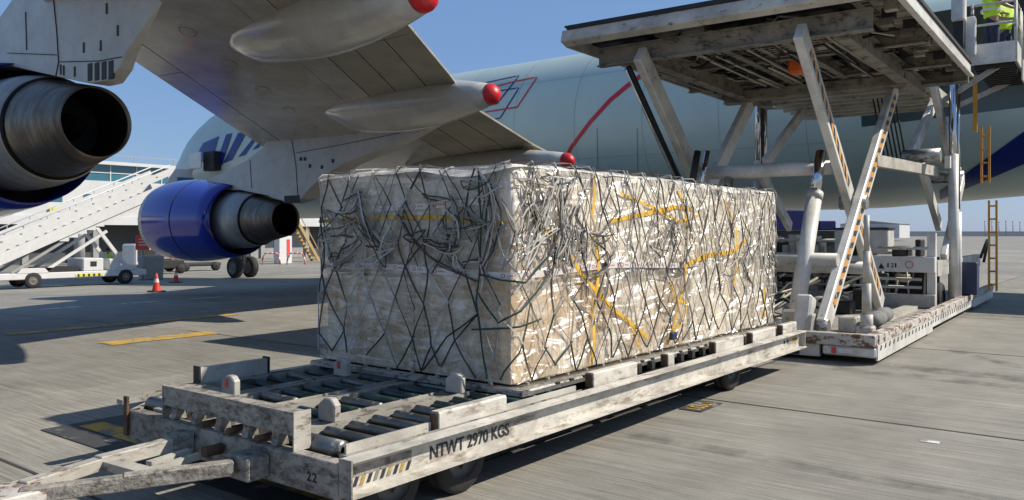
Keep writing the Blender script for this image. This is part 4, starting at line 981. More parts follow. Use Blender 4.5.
# deck-side plates with holes, roller trays and gear boxes seen from below
for k in range(14):
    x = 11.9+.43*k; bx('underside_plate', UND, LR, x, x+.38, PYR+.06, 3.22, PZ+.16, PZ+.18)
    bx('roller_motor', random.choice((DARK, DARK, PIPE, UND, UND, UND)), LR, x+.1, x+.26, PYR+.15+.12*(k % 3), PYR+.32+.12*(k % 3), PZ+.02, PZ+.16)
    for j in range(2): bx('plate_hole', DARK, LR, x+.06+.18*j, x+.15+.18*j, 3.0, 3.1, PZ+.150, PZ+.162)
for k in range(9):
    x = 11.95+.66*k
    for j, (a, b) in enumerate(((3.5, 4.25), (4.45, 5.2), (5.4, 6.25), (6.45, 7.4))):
        if random.random() < .9: bx('roller_tray', random.choice((UND, PIPE, DARK, DARK, DARK)), LR, x, x+random.uniform(.25, .55), a, b, PZ+.10+random.uniform(0, .08), PZ+.24, bevel=.01)  # mostly dark picks, so the shade under the deck is in the colour
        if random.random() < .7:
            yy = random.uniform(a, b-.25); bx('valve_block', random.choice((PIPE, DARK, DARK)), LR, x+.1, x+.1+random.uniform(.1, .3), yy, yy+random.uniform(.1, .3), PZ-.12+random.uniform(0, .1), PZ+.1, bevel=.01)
for k in range(80):
    y = random.choice((3.55, 3.7, 3.85, 4.6, 4.75, 4.9, 5.05, 5.5, 5.65, 5.8, 6.6, 6.9))+random.uniform(-.06, .06); x0 = random.uniform(11.9, 15); x1 = x0+random.uniform(1.2, 3)
    z = PZ+random.uniform(-.2, .06); tb('hydraulic_pipe', random.choice((PIPE, PIPE, DARK, LGREY)), LR, (x0, y, z), (min(x1, 17.9), y+random.uniform(-.04, .04), z), random.uniform(.012, .022), 6)
for k in range(75):
    x = random.uniform(11.95, 17.4); y = random.uniform(3.5, 7.0); pts = [Vector((x, y, PZ+random.uniform(-.05, .1)))]
    th = random.uniform(0, 6.28)
    for i in range(7):
        th += random.uniform(-.7, .7); pts.append(pts[-1]+Vector((cos(th)*.16, sin(th)*.16, random.uniform(-.05, .05)))); pts[-1].z = min(max(pts[-1].z, PZ-.22), PZ+.12)
        pts[-1].x = min(max(pts[-1].x, 11.85), 17.9); pts[-1].y = min(max(pts[-1].y, 2.7), 7.3)
    MB().path(pts, random.uniform(.014, .024), 6).build('hydraulic_hose', random.choice((BLACK, PIPE, DARK)), LR)
for k in range(22): y = 3.9+.09*k; tb('grille_bar', PIPE, LR, (12.5, y, PZ-.02), (13.9, y, PZ-.02), .012, 5)
for k in range(9): x = 12.55+.16*k; tb('grille_bar', PIPE, LR, (x, 3.85, PZ-.045), (x, 5.85, PZ-.045), .010, 5)
q = on_z(802, 64, PZ-.1); bx('orange_reel', ORANGE, LR, q.x-.15, q.x+.15, q.y-.12, q.y+.12, PZ-.28, PZ+.08, bevel=.04)
# forward chassis and machinery
XC = 17.5
bx('chassis_beam', LWHITE, LR, XC, XC+.15, 3.05, 7.2, .98, 1.28, bevel=.01); bx('chassis_beam', LGREY, LR, XC+.02, XC+.13, 3.05, 7.2, .30, .55, bevel=.01)
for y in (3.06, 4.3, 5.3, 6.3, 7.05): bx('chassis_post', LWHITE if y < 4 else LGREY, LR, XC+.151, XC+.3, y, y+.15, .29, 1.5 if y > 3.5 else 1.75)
for y in (3.1, 7.1): bx('chassis_side', LGREY, LR, XC+.3, 24.2, y-.06, y+.06, .9, 1.2)
for k in range(30):
    y = random.uniform(3.25, 6.9); z = random.uniform(.42, .9); s_ = random.uniform(.08, .25); bx('machine_part', random.choice((DARK, DARK, BLACK, PIPE, GREEN, LGREY)), LR, XC+.35+random.uniform(0, .5), XC+.9, y, y+s_*1.6, z, z+s_, bevel=.015)
bx('machine_back', DARK, LR, XC+1.5, XC+1.56, 3.2, 7.0, .3, 1.25)
for k in range(14): y = 3.3+.26*k; tb('machine_pipe', random.choice((PIPE, BLACK, LGREY)), LR, (XC+.33, y, .42), (XC+.33+random.uniform(0, .1), y+random.uniform(-.1, .1), .97), random.uniform(.015, .04), 7)
bx('control_cabinet', LWHITE, LR, XC+.32, XC+.9, 3.95, 5.0, 1.32, 1.82, bevel=.02); bx('cabinet_lid', DARK, LR, XC+.3, XC+.92, 3.93, 5.02, 1.821, 1.86)
MB().prism([(4.32, 1.50), (4.42, 1.50), (4.37, 1.60)], 'x', XC+.314, XC+.319).build('warning_triangle', INK, LR)
MB().prism([(3.95, 1.04), (4.07, 1.04), (4.01, 1.15)], 'x', XC-.005, XC-.001).build('warning_triangle', INK, LR)
bx('green_cabinet', mk('dark_green_cabinet', (.06, .09, .085), .5), LR, XC+.3, XC+.7, 4.0, 4.5, .42, .92, bevel=.02)
for y in (6.42, 3.9):
    for k, ch in enumerate('121'): text('unit_digit', ch, .12, INK, LR, (XC-.004, y-.07*k, 1.07), (0, -1, 0), (0, 0, 1), .05 if ch == '2' else .03)
for y in (6.75, 3.5): MB().lathe([(0, .075), (.004, .075), (.004, .06), (0, .06)], (XC-.006, y, 1.13), (1, 0, 0), 24).build('ring_decal', SIGNR if y < 5 else INK, LR)
for x in (19.0, 21.8, 23.4):
    for y in (3.25, 6.9):
        wq = sub('wheel', LR, (x, y, .36)); MB().lathe([(-.12, .2), (-.12, .33), (-.08, .36), (.08, .36), (.12, .33), (.12, .2)], (x, y, .36), (0, 1, 0), 26).build('tyre', BLACK, wq); MB().lathe([(-.1, .2), (-.06, .05), (-.08, .01)], (x, y, .36), (0, 1, 0), 20).build('rim', RIM, wq)
# guide masts
for y, sg in ((2.98, 1), (7.15, 1)):
    for x, z1 in ((19.3, 2.6), (19.75, 2.2)):
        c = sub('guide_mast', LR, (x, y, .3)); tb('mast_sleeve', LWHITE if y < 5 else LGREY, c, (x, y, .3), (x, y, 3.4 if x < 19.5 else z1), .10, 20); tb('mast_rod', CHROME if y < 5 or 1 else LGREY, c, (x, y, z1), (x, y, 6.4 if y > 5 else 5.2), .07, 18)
    bx('mast_channel', DARK, LR, 19.42, 19.62, y-.05, y+.1, .3, 6.2 if y > 5 else 5.1)
# bridge scissors
def arm(pts, y, w_=.12, h=.26):
    for (a, b), (c, d) in zip(pts, pts[1:]): bm_('bridge_arm', LWHITE, LR, (a, y, b), (c, y, d), w_, h, (0, 0, 1), bevel=.015)
arm([(20.9, 4.75), (18.2, 3.32)], 3.6); arm([(18.2, 3.30), (20.6, 1.9)], 3.45); arm([(18.6, 4.8), (21.4, 3.1)], 3.25); arm([(21.4, 3.0), (18.9, 1.2)], 3.1); arm([(20.9, 4.75), (18.2, 3.32)], 6.6); arm([(18.2, 3.30), (20.6, 1.9)], 6.8)
for p_ in ((18.2, 3.31), (21.4, 3.05)): tb('pivot_pin', ALU, LR, (p_[0], 3.05, p_[1]), (p_[0], 3.75, p_[1]), .14, 16)
tb('link_rod', LGREY, LR, (18.3, 3.4, 3.35), (20.2, 3.0, 3.15), .06, 10); bx('link_plate', LWHITE, LR, 19.0, 19.9, 3.0, 3.1, 3.1, 3.35)
for k in range(6): bm_('guard_rod', DARK, LR, (17.9, 4.25-.08*k, 4.5), (18.4, 4.1-.08*k, 3.1), .025, .025)
bx('bridge_deck', LGREY, LR, 18.4, 23.6, 3.6, 7.2, 5.0, 5.2)
for k in range(8): bx('bridge_rib', LGREY, LR, 18.6+.6*k, 18.72+.6*k, 3.7, 7.1, 4.85, 4.995)
for p_, q_ in (((15.0, 3.6, 3.0), (19.3, 3.3, 3.05)), ((15.0, 6.4, 3.0), (19.3, 6.9, 3.05))): bm_('tie_beam', LGREY, LR, p_, q_, .12, .2)
# clutter on the base deck: hose runs, pumps and pipework
for k in range(16):
    x = random.uniform(12.6, 16.8); y = random.uniform(4.0, 7.0); s_ = random.uniform(.12, .34); bx('pump_unit', random.choice((LGREY, DARK, LWHITE, PIPE, GREEN)), LR, x, x+s_*1.4, y, y+s_, .287, .30+random.uniform(.15, .5), bevel=.02)
for k in range(18):
    y = random.uniform(3.9, 7.0); x = random.uniform(12.3, 14); z = random.uniform(.32, .7)
    MB().path([(x, y, z), (x+.5, y+random.uniform(-.2, .2), z+.12), (x+1.2, y+random.uniform(-.2, .2), z-.02), (x+2.0, y+random.uniform(-.3, .3), z+.1), (17.5, y, random.uniform(.5, 1.0))], random.uniform(.018, .032), 7).build('hydraulic_hose', random.choice((BLACK, BLACK, PIPE)), LR)
for k in range(26):
    y = random.uniform(3.2, 7.1); z = random.uniform(1.3, 1.36); s_ = random.uniform(.08, .3); bx('machine_part', random.choice((LGREY, LWHITE, DARK, PIPE)), LR, XC+.2+random.uniform(0, .3), XC+.8, y, y+s_, 1.285, z+random.uniform(.05, .4), bevel=.015)
for y0, y1, z in ((3.2, 4.1, 1.45), (4.9, 6.9, 1.6), (3.3, 7.0, .68), (3.3, 7.0, .84)): tb('machine_pipe', LGREY, LR, (XC+.12, y0, z), (XC+.12, y1, z), .03, 8)
# side cabinet, ladders
bx('blue_cabinet', BLUEBOX, LR, 19.95, 20.35, 2.62, 2.95, .42, 1.12, bevel=.015)
def ladder(x, z0, z1, y):
    c = sub('ladder', LR, (x, y, z0))
    for dy in (0, .15): bx('stile', YLAD, c, x, x+.05, y+dy, y+dy+.045, z0, z1)
    z = z0+.15
    while z < z1: tb('rung', YLAD, c, (x+.025, y+.05, z), (x+.025, y+.15, z), .02, 8); z += .3
ladder(20.7, 2.85, 4.1, 2.45); ladder(21.6, .42, 2.5, 2.4)
bx('yellow_guard_bar', YLAD, LR, 20.3, 20.36, 2.66, 2.74, 3.95, 5.2)
MB().path([(20.5, 2.62, 1.2), (20.6, 2.5, 1.6), (20.8, 2.5, 1.6), (20.9, 2.6, 1.1)], .03, 8).build('control_hose', BLACK, LR)
# operator basket beside the platform
OB = sub('operator_basket', LR, (19.5, 2.4, 5.3))
def obx(n, mt, *a, bevel=0): return bx(n, mt, OB, *a, bevel=bevel)
BA, BB, B0, B1, BF = 19.3, 22.4, 1.86, 2.66, 5.28
obx('basket_floor', LGREY, BA, BB, B0, B1, BF, BF+.06)
obx('kick_panel', LWHITE, BA-.03, BA-.001, B0, B1, BF-.06, BF+.36, bevel=.005); obx('kick_panel', LWHITE, BA, BA+.9, B0-.03, B0-.001, BF-.06, BF+.36, bevel=.005); obx('kick_panel', LGREY, BA+1.2, BB, B0-.03, B0-.001, BF-.25, BF+.2)
for x, y in ((BA, B1-.03), (BA, B0), (BA+.9, B0), (BA+1.2, B0), (BA+2.0, B0), (BB-.05, B0)): tb('guard_post', LGREY, OB, (x, y, BF), (x, y, BF+1.2), .03, 10)
for z in (BF+.75, BF+1.17):
    tb('guard_rail', LGREY, OB, (BA, B0, z), (BA, B1-.03, z), .026, 10); tb('guard_rail', LGREY, OB, (BA, B0, z), (BA+.9, B0, z), .026, 10); tb('guard_rail', LGREY, OB, (BA+1.2, B0, z), (BB-.05, B0, z), .026, 10)
obx('control_pillar', LWHITE, BA-.3, BA-.12, B1-.12, B1+.06, BF+.1, BF+.9, bevel=.02); obx('mast_head', LWHITE, BA-.75, BA-.4, B1+.02, B1+.26, BF+.75, BF+1.6, bevel=.03); obx('mast_body', DARK, BA-.68, BA-.46, B1+.05, B1+.23, BF-.1, BF+.749)
MB().path([(BB-.1, B0-.05, BF), (BB, B0-.07, BF+.7), (BB+.2, B0-.05, BF+1.0), (BB+.45, B0-.05, BF+.8), (BB+.6, B0-.03, BF+.2)], .045, 8).build('blue_grab_rail', LOGO_B, OB)
for k in range(10): obx('basket_rib', DARK, BA+.1+.28*k, BA+.17+.28*k, B0+.05, B1-.05, BF-.14, BF-.004)
bm_('basket_brace', LGREY, OB, (BA+.3, B0+.3, BF-.05), (BA+.3, 3.2, 4.6), .1, .1); bm_('basket_brace', LGREY, OB, (BB-.5, B0+.3, BF-.05), (BB-.5, 3.4, 4.7), .1, .1)

# ================================================================== PEOPLE
def skin_obj(name, verts, edges, radii, mat, parent, root=0, lvl=2):
    me = bpy.data.meshes.new(name); me.from_pydata(verts, edges, []); me.materials.append(mat)
    o = bpy.data.objects.new(name, me); COL.objects.link(o); o.parent = parent
    md = o.modifiers.new('skin', 'SKIN'); md.use_smooth_shade = True
    for i, r in enumerate(radii):
        sv = me.skin_vertices[0].data[i]; sv.radius = (r if isinstance(r, tuple) else (r, r)); sv.use_root = (i == root)
    sb = o.modifiers.new('sub', 'SUBSURF'); sb.levels = lvl; sb.render_levels = lvl
    return o
def person(loc, rz, label, arms='rail', lvl=2):
    r = thing('person', loc, label, 'person', rz=rz)
    hx = .09
    V = [(0, 0, .95), (0, 0, 1.15), (0, .01, 1.38), (0, .0, 1.48), (0, .01, 1.56), (0, .02, 1.66), (0, .02, 1.75),
         (hx, 0, .90), (hx+.01, .02, .50), (hx+.015, -.01, .09), (hx+.02, .15, .04), (-hx, 0, .90), (-hx-.01, .03, .50), (-hx-.015, .0, .09), (-hx-.02, .16, .04)]
    E = [(0, 1), (1, 2), (2, 3), (3, 4), (4, 5), (5, 6), (0, 7), (7, 8), (8, 9), (9, 10), (0, 11), (11, 12), (12, 13), (13, 14)]
    Rr = [.135, .125, .15, .06, .055, .095, .075, .088, .062, .042, .04, .088, .062, .042, .04]
    for s in (1, -1):
        b = len(V)
        if arms == 'rail': V += [(s*.19, 0, 1.42), (s*.26, .08, 1.17), (s*.22, .30, 1.10), (s*.21, .38, 1.10)]
        else: V += [(s*.19, 0, 1.42), (s*.25, 0, 1.16), (s*.24, .05, .92), (s*.24, .07, .84)]
        E += [(2, b), (b, b+1), (b+1, b+2), (b+2, b+3)]; Rr += [.06, .045, .033, .035]
        h = V[-1]
        for k in range(4):
            c = len(V); V += [(h[0]+(k-1.5)*.018, h[1]+.035, h[2]-.01), (h[0]+(k-1.5)*.019, h[1]+.075, h[2]-.025-.006*(k == 3)), (h[0]+(k-1.5)*.018, h[1]+.085, h[2]-.055)]
            E += [(b+3, c), (c, c+1), (c+1, c+2)]; Rr += [.009, .0085, .0075]
        c = len(V); V += [(h[0]-s*.035, h[1]+.01, h[2]-.015), (h[0]-s*.045, h[1]+.045, h[2]-.035)]; E += [(b+3, c), (c, c+1)]; Rr += [.010, .009]
    skin_obj('body', V, E, Rr, SKIN, r, lvl=lvl)
    # trousers, vest, shoes, hair
    skin_obj('trousers', [(0, 0, 1.02), (0, 0, .95), (hx, 0, .88), (hx+.01, .02, .50), (hx+.015, -.01, .10), (-hx, 0, .88), (-hx-.01, .03, .50), (-hx-.015, .0, .10)],
             [(0, 1), (1, 2), (2, 3), (3, 4), (1, 5), (5, 6), (6, 7)], [.15, .155, .112, .09, .075, .112, .09, .075], NAVY, r, 1, lvl)
    sl = []
    VV = [(0, 0, .92), (0, 0, 1.15), (0, .01, 1.40), (.19, 0, 1.42), (.23, .02, 1.28), (-.19, 0, 1.42), (-.23, .02, 1.28), (0, 0, 1.46)]
    skin_obj('hi_vis_vest', VV, [(0, 1), (1, 2), (2, 3), (3, 4), (2, 5), (5, 6), (2, 7)], [(.20, .165), (.18, .15), (.185, .15), .085, .075, .085, .075, .09], HIVIS, r, 1, lvl)
    MB().lathe([(0, .205), (.05, .203)], Vector(loc)+Vector((0, 0, 1.06)), (0, 0, 1), 24).build('reflective_band', REFL, r)
    for s in (1, -1): skin_obj('shoe', [(s*.105, -.04, .05), (s*.108, .08, .045), (s*.11, .18, .035)], [(0, 1), (1, 2)], [.055, .055, .04], BLACK, r, 0, lvl)
    skin_obj('hair', [(0, -.02, 1.70), (0, 0, 1.77), (0, .05, 1.76)], [(0, 1), (1, 2)], [.09, .085, .07], HAIR, r, 1, lvl)
    # face
    L0 = Vector(loc)
    def P(x, y, z): return L0+Vector((x, y, z))
    for s in (1, -1):
        MB().lathe([(0, .001), (.002, .011), (.008, .011), (.01, .001)], P(s*.035, .105, 1.665), (0, 1, 0), 8).build('eye', HAIR, r)
        MB().path([P(s*.098, .02, 1.69), P(s*.108, .015, 1.66), P(s*.098, .02, 1.63)], .014, 6).build('ear', SKIN, r)
    MB().path([P(0, .11, 1.675), P(0, .135, 1.645), P(0, .115, 1.635)], [.008, .016, .012], 6).build('nose', SKIN, r)
    MB().path([P(-.026, .106, 1.605), P(0, .113, 1.605), P(.026, .106, 1.605)], .006, 6).build('mouth', mk('lips', (.22, .09, .08), .5), r)
    return r
person((19.85, 2.56, 5.345), radians(215), 'worker in hi-vis vest and navy trousers at the near rail of the operator basket')
person((21.25, 2.50, 5.345), radians(150), 'worker in hi-vis vest half hidden farther along the operator basket')

# ================================================================== PASSENGER STAIRS TRUCK
SY = 41.2; GZ = hgt(SY)
ST = thing('stairs_truck', (19, SY, GZ), 'white boarding stairs truck parked behind the big left engine', 'stairs truck')
W0, W1 = SY, SY+1.9
bx('chassis', STAIRW, ST, 14.0, 22.2, W0, W1, GZ+.42, GZ+.72, bevel=.03); bx('warning_panel', YSIGN, ST, 18.6, 19.9, W0-.015, W0-.002, GZ+.47, GZ+.6)
for k in range(5): bx('panel_stripe', INK, ST, 18.7+.25*k, 18.8+.25*k, W0-.02, W0-.016, GZ+.47, GZ+.6)
for x in (16.7, 21.1):
    for y in (W0+.05, W1-.25):
        wq = sub('wheel', ST, (x, y, GZ+.38)); MB().lathe([(-.13, .2), (-.13, .34), (-.1, .38), (.1, .38), (.13, .34), (.13, .2)], (x, y+.05, GZ+.38), (0, 1, 0), 28).build('tyre', BLACK, wq); MB().lathe([(-.12, .2), (-.1, .12), (-.13, .02)], (x, y+.05, GZ+.38), (0, 1, 0), 20).build('rim', RIM, wq)
    MB().prism([(x-.7, GZ+.72), (x-.5, GZ+.95), (x+.5, GZ+.95), (x+.7, GZ+.72)], 'y', W0-.01, W0+.3).build('mudguard', STAIRW, ST)
bx('cab_box', STAIRW, ST, 19.0, 20.0, W0+.05, W1-.1, GZ+.722, GZ+1.35, bevel=.04); bx('cab_window', DARK, ST, 19.35, 19.65, W0+.035, W0+.052, GZ+.95, GZ+1.2); bx('engine_cover', STAIRW, ST, 20.3, 20.9, W0+.1, W1-.1, GZ+.722, GZ+1.3, bevel=.05)
bx('cargo_grille', DARK, ST, 17.2, 18.8, W0+.1, W1-.1, GZ+.722, GZ+.95)
# flight: from low left to the aircraft door
A = Vector((13.2, W0, GZ+.35)); B = Vector((23.5, W0, 4.15))
for y in (W0, W1):
    bm_('stringer', STAIRW, ST, A+Vector((0, y-W0, .1)), B+Vector((0, y-W0, .1)), .08, .5); bm_('side_panel', STAIRW, ST, A+Vector((0, y-W0, .86)), B+Vector((0, y-W0, .86)), .05, .36)
    tb('handrail', STAIRW, ST, A+Vector((0, y-W0, 1.22)), B+Vector((0, y-W0, 1.22)), .03, 8)
    d = B-A
    for k in range(1, 10): q = A+d*(k/10)+Vector((0, y-W0, 0)); tb('baluster', GREYB, ST, q+Vector((0, 0, .8)), q+Vector((0, 0, 1.22)), .025, 6)
    for k in range(12):
        q = A+d*((k+.6)/12.5)+Vector((0, y-W0-.045, .88)); bx('panel_stud', GREYB, ST, q.x-.05, q.x+.05, q.y, q.y+.015, q.z-.03, q.z+.03)
for k in range(24): q = A+(B-A)*((k+.5)/24); bx('tread', GREYB, ST, q.x-.13, q.x+.16, W0+.05, W1-.05, q.z+.0, q.z+.04)
# saw-tooth lower extension under the flight
A2 = Vector((17.9, W0+.1, 1.35)); B2 = Vector((22.6, W0+.1, 3.35))
for k in range(11):
    q = A2+(B2-A2)*(k/11); MB().prism([(q.x, q.z), (q.x+.42, q.z+.0), (q.x+.42, q.z+.5), (q.x+.25, q.z+.5), (q.x+.25, q.z+.25), (q.x, q.z+.25)], 'y', q.y-.06, q.y).build('step_tooth', STAIRW, ST)
bm_('lower_stringer', STAIRW, ST, A2+Vector((0, .05, .3)), B2+Vector((0, .05, .3)), .1, .35)
for y in (W0+.15, W1-.15):
    bm_('prop_leg', STAIRW, ST, (21.3, y, GZ+.75), (19.6, y, 2.15), .12, .16); bm_('prop_leg', STAIRW, ST, (17.2, y, GZ+.75), (20.2, y, 1.85), .1, .14); bm_('prop_leg', GREYB, ST, (15.8, y, GZ+.75), (18.6, y, 1.65), .1, .12)
bx('top_platform', STAIRW, ST, 23.4, 24.9, W0, W1, 3.95, 4.12); bx('platform_panel', STAIRW, ST, 23.4, 24.8, W0-.02, W0+.03, 4.121, 5.2); bx('blue_canopy', GLASS, ST, 23.9, 24.85, W0-.06, W0-.03, 4.2, 4.75)

# ================================================================== TERMINAL
TY = 76.0; TG = hgt(TY)
TM = thing('terminal_building', (60, TY, TG), 'long white terminal with blue glass strip windows behind the stairs truck', 'building')
bx('upper_wall', WALLW, TM, -20, 120, TY, TY+14, 2.9, 6.55); bx('roof_slab', WALLW, TM, -20.2, 120.2, TY-.5, TY+14, 8.05, 8.35); bx('ground_bay', WALLD, TM, -20, 120, TY+2.2, TY+14, TG, 2.9)
bx('soffit_band', WALLW, TM, -20, 120, TY-.1, TY, 2.5, 3.3)
for k in range(56): x = -20+2.5*k; bx('glass_pane', GLASS, TM, x+.06, x+2.44, TY+.1, TY+.3, 6.55, 8.05)
for k in range(57): x = -20+2.5*k; bx('mullion', WALLW, TM, x-.05, x+.05, TY+.02, TY+.099, 6.55, 8.05)
bx('transom', WALLW, TM, -20, 120, TY+.03, TY+.09, 7.28, 7.36)
for k in range(18): x = 30+5.0*k; bx('window', GLASS, TM, x, x+3.2, TY-.03, TY-.001, 4.5, 5.3)
for k in range(24): x = -18+6*k; bx('column', GREYB, TM, x, x+.5, TY+.2, TY+.7, TG, 2.5)
for k in range(12): x = 44+5*k; bx('roller_door', GREYB, TM, x, x+3, TY+2.1, TY+2.19, TG, 2.0)
bx('roof_rail', GREYB, TM, -20, 120, TY+.4, TY+.45, 9.0, 9.06)
for k in range(35): x = -20+4*k; bx('rail_post', GREYB, TM, x, x+.06, TY+.4, TY+.46, 8.35, 9.0)
q = at_f(128, 212, 66); bx('yellow_sign_board', YSIGN, TM, q.x-1.3, q.x+1.3, TY-.25, TY-.12, 2.7, 4.0); text('sign_text', '2', 1.0, INK, TM, (q.x+.0, TY-.26, 2.95), (1, 0, 0), (0, 0, 1), .6)
tb('service_pillar', GREYB, TM, (q.x+.4, TY-2, TG), (q.x+.4, TY-2, 3.2), .45, 14)

# ================================================================== APRON CLUTTER
def gpt(px, f):           # ground point at forward distance f under pixel column px
    d = ray(px, HOR); y = d.y*f; return Vector((d.x*f, y, hgt(y)))
def cone(px, f, label):
    g = gpt(px, f); c = thing('traffic_cone', g, label, 'cone', 'traffic cones')
    MB().prism([(g.x-.24, g.y-.24), (g.x+.24, g.y-.24), (g.x+.24, g.y+.24), (g.x-.24, g.y+.24)], 'z', g.z+.002, g.z+.05).build('cone_base', BLACK, c)
    MB().lathe([(.05, .16), (.36, .095)], g, (0, 0, 1), 20).build('cone_body', CONE, c); MB().lathe([(.36, .095), (.50, .065)], g, (0, 0, 1), 20).build('white_sleeve', STAIRW, c); MB().lathe([(.50, .065), (.70, .03), (.70, .001)], g, (0, 0, 1), 20).build('cone_top', CONE, c)
cone(156.5, 30.5, 'large red traffic cone standing alone on the shaded apron'); cone(176, 42, 'smaller red traffic cone below the blue engine'); 
# red sign and grey bin by the stairs
g = gpt(143, 47); c = thing('red_sign', g, 'square red sign on a stand beside the stairs truck', 'sign'); tb('sign_post', GREYB, c, g, g+Vector((0, 0, 1.9)), .05, 8); bx('sign_board', SIGNR, c, g.x-.45, g.x+.35, g.y-.06, g.y-.01, g.z+1.75, g.z+2.6)
for k in range(3): bx('sign_line', STAIRW, c, g.x-.3, g.x+.2, g.y-.066, g.y-.061, g.z+2.0+.16*k, g.z+2.06+.16*k)
g = gpt(151, 48); o = MB().prism([(g.x-.55, g.z), (g.x+.55, g.z), (g.x+.62, g.z+1.4), (g.x-.62, g.z+1.4)], 'y', g.y-.4, g.y+.4).build('grey_bin', GREYB, None, bevel=.05); tag(o, 'grey upright bin under the red sign', 'bin')
g = gpt(142, 58); c = thing('ground_power_unit', g, 'white wheeled ground power unit behind the red sign', 'power unit')
bx('unit_body', STAIRW, c, g.x-1.0, g.x+2.2, g.y-.9, g.y+.9, g.z+.5, g.z+2.0, bevel=.1); bx('unit_panel', DARK, c, g.x-.8, g.x+.6, g.y-.92, g.y-.905, g.z+.8, g.z+1.6); 
for dx in (-.6, 1.7): MB().lathe([(-.1, .05), (-.1, .4), (.1, .4), (.1, .05)], g+Vector((dx, -.6, .4)), (0, 1, 0), 18).build('unit_wheel', BLACK, c)
# low tugs and trailers in front of the terminal
for px, f, wd, lab in ((165, 56, 2.2, 'dark low baggage tractor right of the second cone'), (196, 60, 3.4, 'dark low flatbed trailer under the blue engine')):
    g = gpt(px, f); c = thing('ground_tractor', g, lab, 'tractor'); bx('tractor_body', DARK, c, g.x-wd/2, g.x+wd/2, g.y-.6, g.y+.6, g.z+.35, g.z+(.95 if wd < 3 else .6), bevel=.06)
    if wd < 3: bx('tractor_seat', GREYB, c, g.x-.5, g.x+.3, g.y-.5, g.y+.5, g.z+.951, g.z+1.4, bevel=.08)
    for dx in (-wd*.36, wd*.36): MB().lathe([(-.1, .05), (-.1, .33), (.1, .33), (.1, .05)], g+Vector((dx, -.6, .33)), (0, 1, 0), 18).build('tractor_wheel', BLACK, c)
# striped hoop barriers, white cabinet and yellow access stairs below the belly
BARW = STAIRW
def hoop(px, f, label):
    g = gpt(px, f); c = thing('hoop_barrier', g, label, 'barrier', 'striped hoop barriers'); d = Vector((RX, RY, 0)); pts = []
    for k in range(13):
        t = k/12; a = pi*t; pts.append(g+d*(-cos(a))*.8+Vector((0, 0, min(1.0, sin(a)*1.35))))
    for k in range(12): MB().path([pts[k], pts[k+1]], .07, 8).build('hoop_segment', SIGNR if k % 2 else BARW, c)
hoop(271, 72, 'striped hoop barrier left of the white cabinet'); hoop(296, 72, 'striped hoop barrier right of the white cabinet')
g = gpt(283, 74); c = thing('hydrant_cabinet', g, 'white cabinet with a red mark between two hoop barriers', 'cabinet'); bx('cabinet_body', STAIRW, c, g.x-.7, g.x+.7, g.y-.4, g.y+.4, g.z, g.z+2.5, bevel=.04); bx('red_mark', SIGNR, c, g.x+.1, g.x+.45, g.y-.42, g.y-.405, g.z+.6, g.z+2.2)
g = gpt(306, 80); c = thing('access_stairs', g, 'yellow steel access stairs against the terminal', 'stairs'); 
YST = mk('muted_yellow_steel', (.40, .28, .11), .6)
a = g+Vector((1.2, 0, 0)); b = g+Vector((-1.6, 0, 4.2))
for dy in (-.5, .5): bm_('stringer', YST, c, a+Vector((0, dy, 0)), b+Vector((0, dy, 0)), .12, .3); bm_('handrail', YST, c, a+Vector((0, dy, 1.0)), b+Vector((0, dy, 1.0)), .07, .07)
for k in range(12): q = a+(b-a)*((k+.5)/12); bx('tread', YST, c, q.x-.18, q.x+.18, q.y-.45, q.y+.45, q.z, q.z+.06)
g = gpt(108, 50); person((g.x, g.y, g.z), radians(160), 'small ground worker in hi-vis vest behind the stairs truck', 'down', 1)
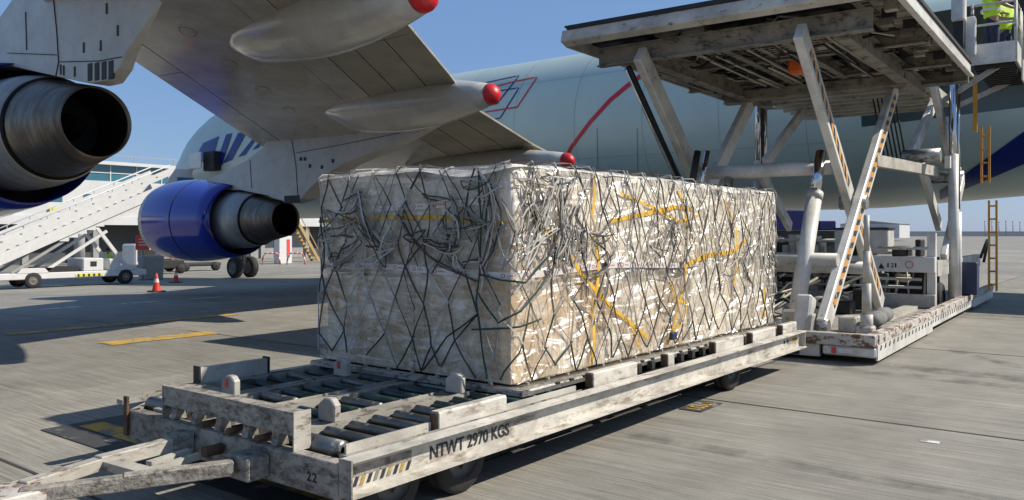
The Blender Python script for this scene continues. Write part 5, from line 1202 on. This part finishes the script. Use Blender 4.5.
# ---- far edge of the airfield on the right
for k in range(12):
    px = 985+7*k; f = 420+15*(k % 3); g = gpt(px, f); g.z = 0; c = thing('light_mast', g, 'thin floodlight mast on the horizon, number %s from the loader ladder' % ('first second third fourth fifth sixth seventh eighth ninth tenth eleventh twelfth'.split()[k]), 'light mast', 'light masts on the horizon')
    tb('mast', GREYB, c, g, g+Vector((0, 0, 7.5)), .22, 6); bx('lamp_head', GREYB, c, g.x-.9, g.x+.9, g.y-.3, g.y+.3, 7.5+0, 7.9)
g0 = gpt(860, 430); g1 = gpt(1120, 430); o = bm_('perimeter_wall', mk('pale_far_wall', (.42, .41, .39), .8), None, (g0.x, g0.y, 1.3), (g1.x, g1.y, 1.3), .4, 2.6); tag(o, 'low pale perimeter wall along the horizon at right', 'wall')
g = gpt(875, 300); o = thing('distant_hangar', (g.x, g.y, 0), 'pale low hangar seen far off beneath the loader', 'building'); bx('hangar_wall', WALLW, o, g.x-8, g.x+8, g.y-10, g.y+10, 0, 5); bx('hangar_door', GREYB, o, g.x-8.2, g.x-8.01, g.y-6, g.y+3, 0, 4)
MB().prism([(g.y-10.4, 5.0), (g.y+10.4, 5.0), (g.y, 6.2)], 'x', g.x-8.4, g.x+8.4).build('hangar_roof', GREYB, o)
g = gpt(803, 43); c = thing('blue_truck', (g.x, g.y, g.z), 'dark blue box truck glimpsed behind the loader below the fuselage', 'truck')
d = Vector((RX, RY, 0)); fw = Vector((FX, FY, 0))
def tbox(n, mt, a0, a1, b0, b1, z0, z1, bevel=.05):
    m = MB(); m.add([g+d*a+fw*b+Vector((0, 0, z)) for z in (z0, z1) for a, b in ((a0, b0), (a1, b0), (a1, b1), (a0, b1))], [(0, 3, 2, 1), (4, 5, 6, 7), (0, 1, 5, 4), (1, 2, 6, 5), (2, 3, 7, 6), (3, 0, 4, 7)]); return m.build(n, mt, c, bevel)
tbox('box_body', mk('truck_blue_paint', (.012, .012, .12), .35), -1.5, .6, 0, 2.2, 1.9, 2.95); tbox('truck_chassis', DARK, -1.5, 1.9, .2, 2.0, .7, 1.89, .02); tbox('cab', mk('truck_blue_paint', (.012, .012, .12), .35), 1.0, 1.9, .4, 2.0, 1.9, 2.4)
for a0 in (-.9, 1.3): MB().lathe([(-.15, .1), (-.15, .45), (.15, .45), (.15, .1)], g+d*a0+fw*.2+Vector((0, 0, .45)), fw, 20).build('truck_wheel', BLACK, c)
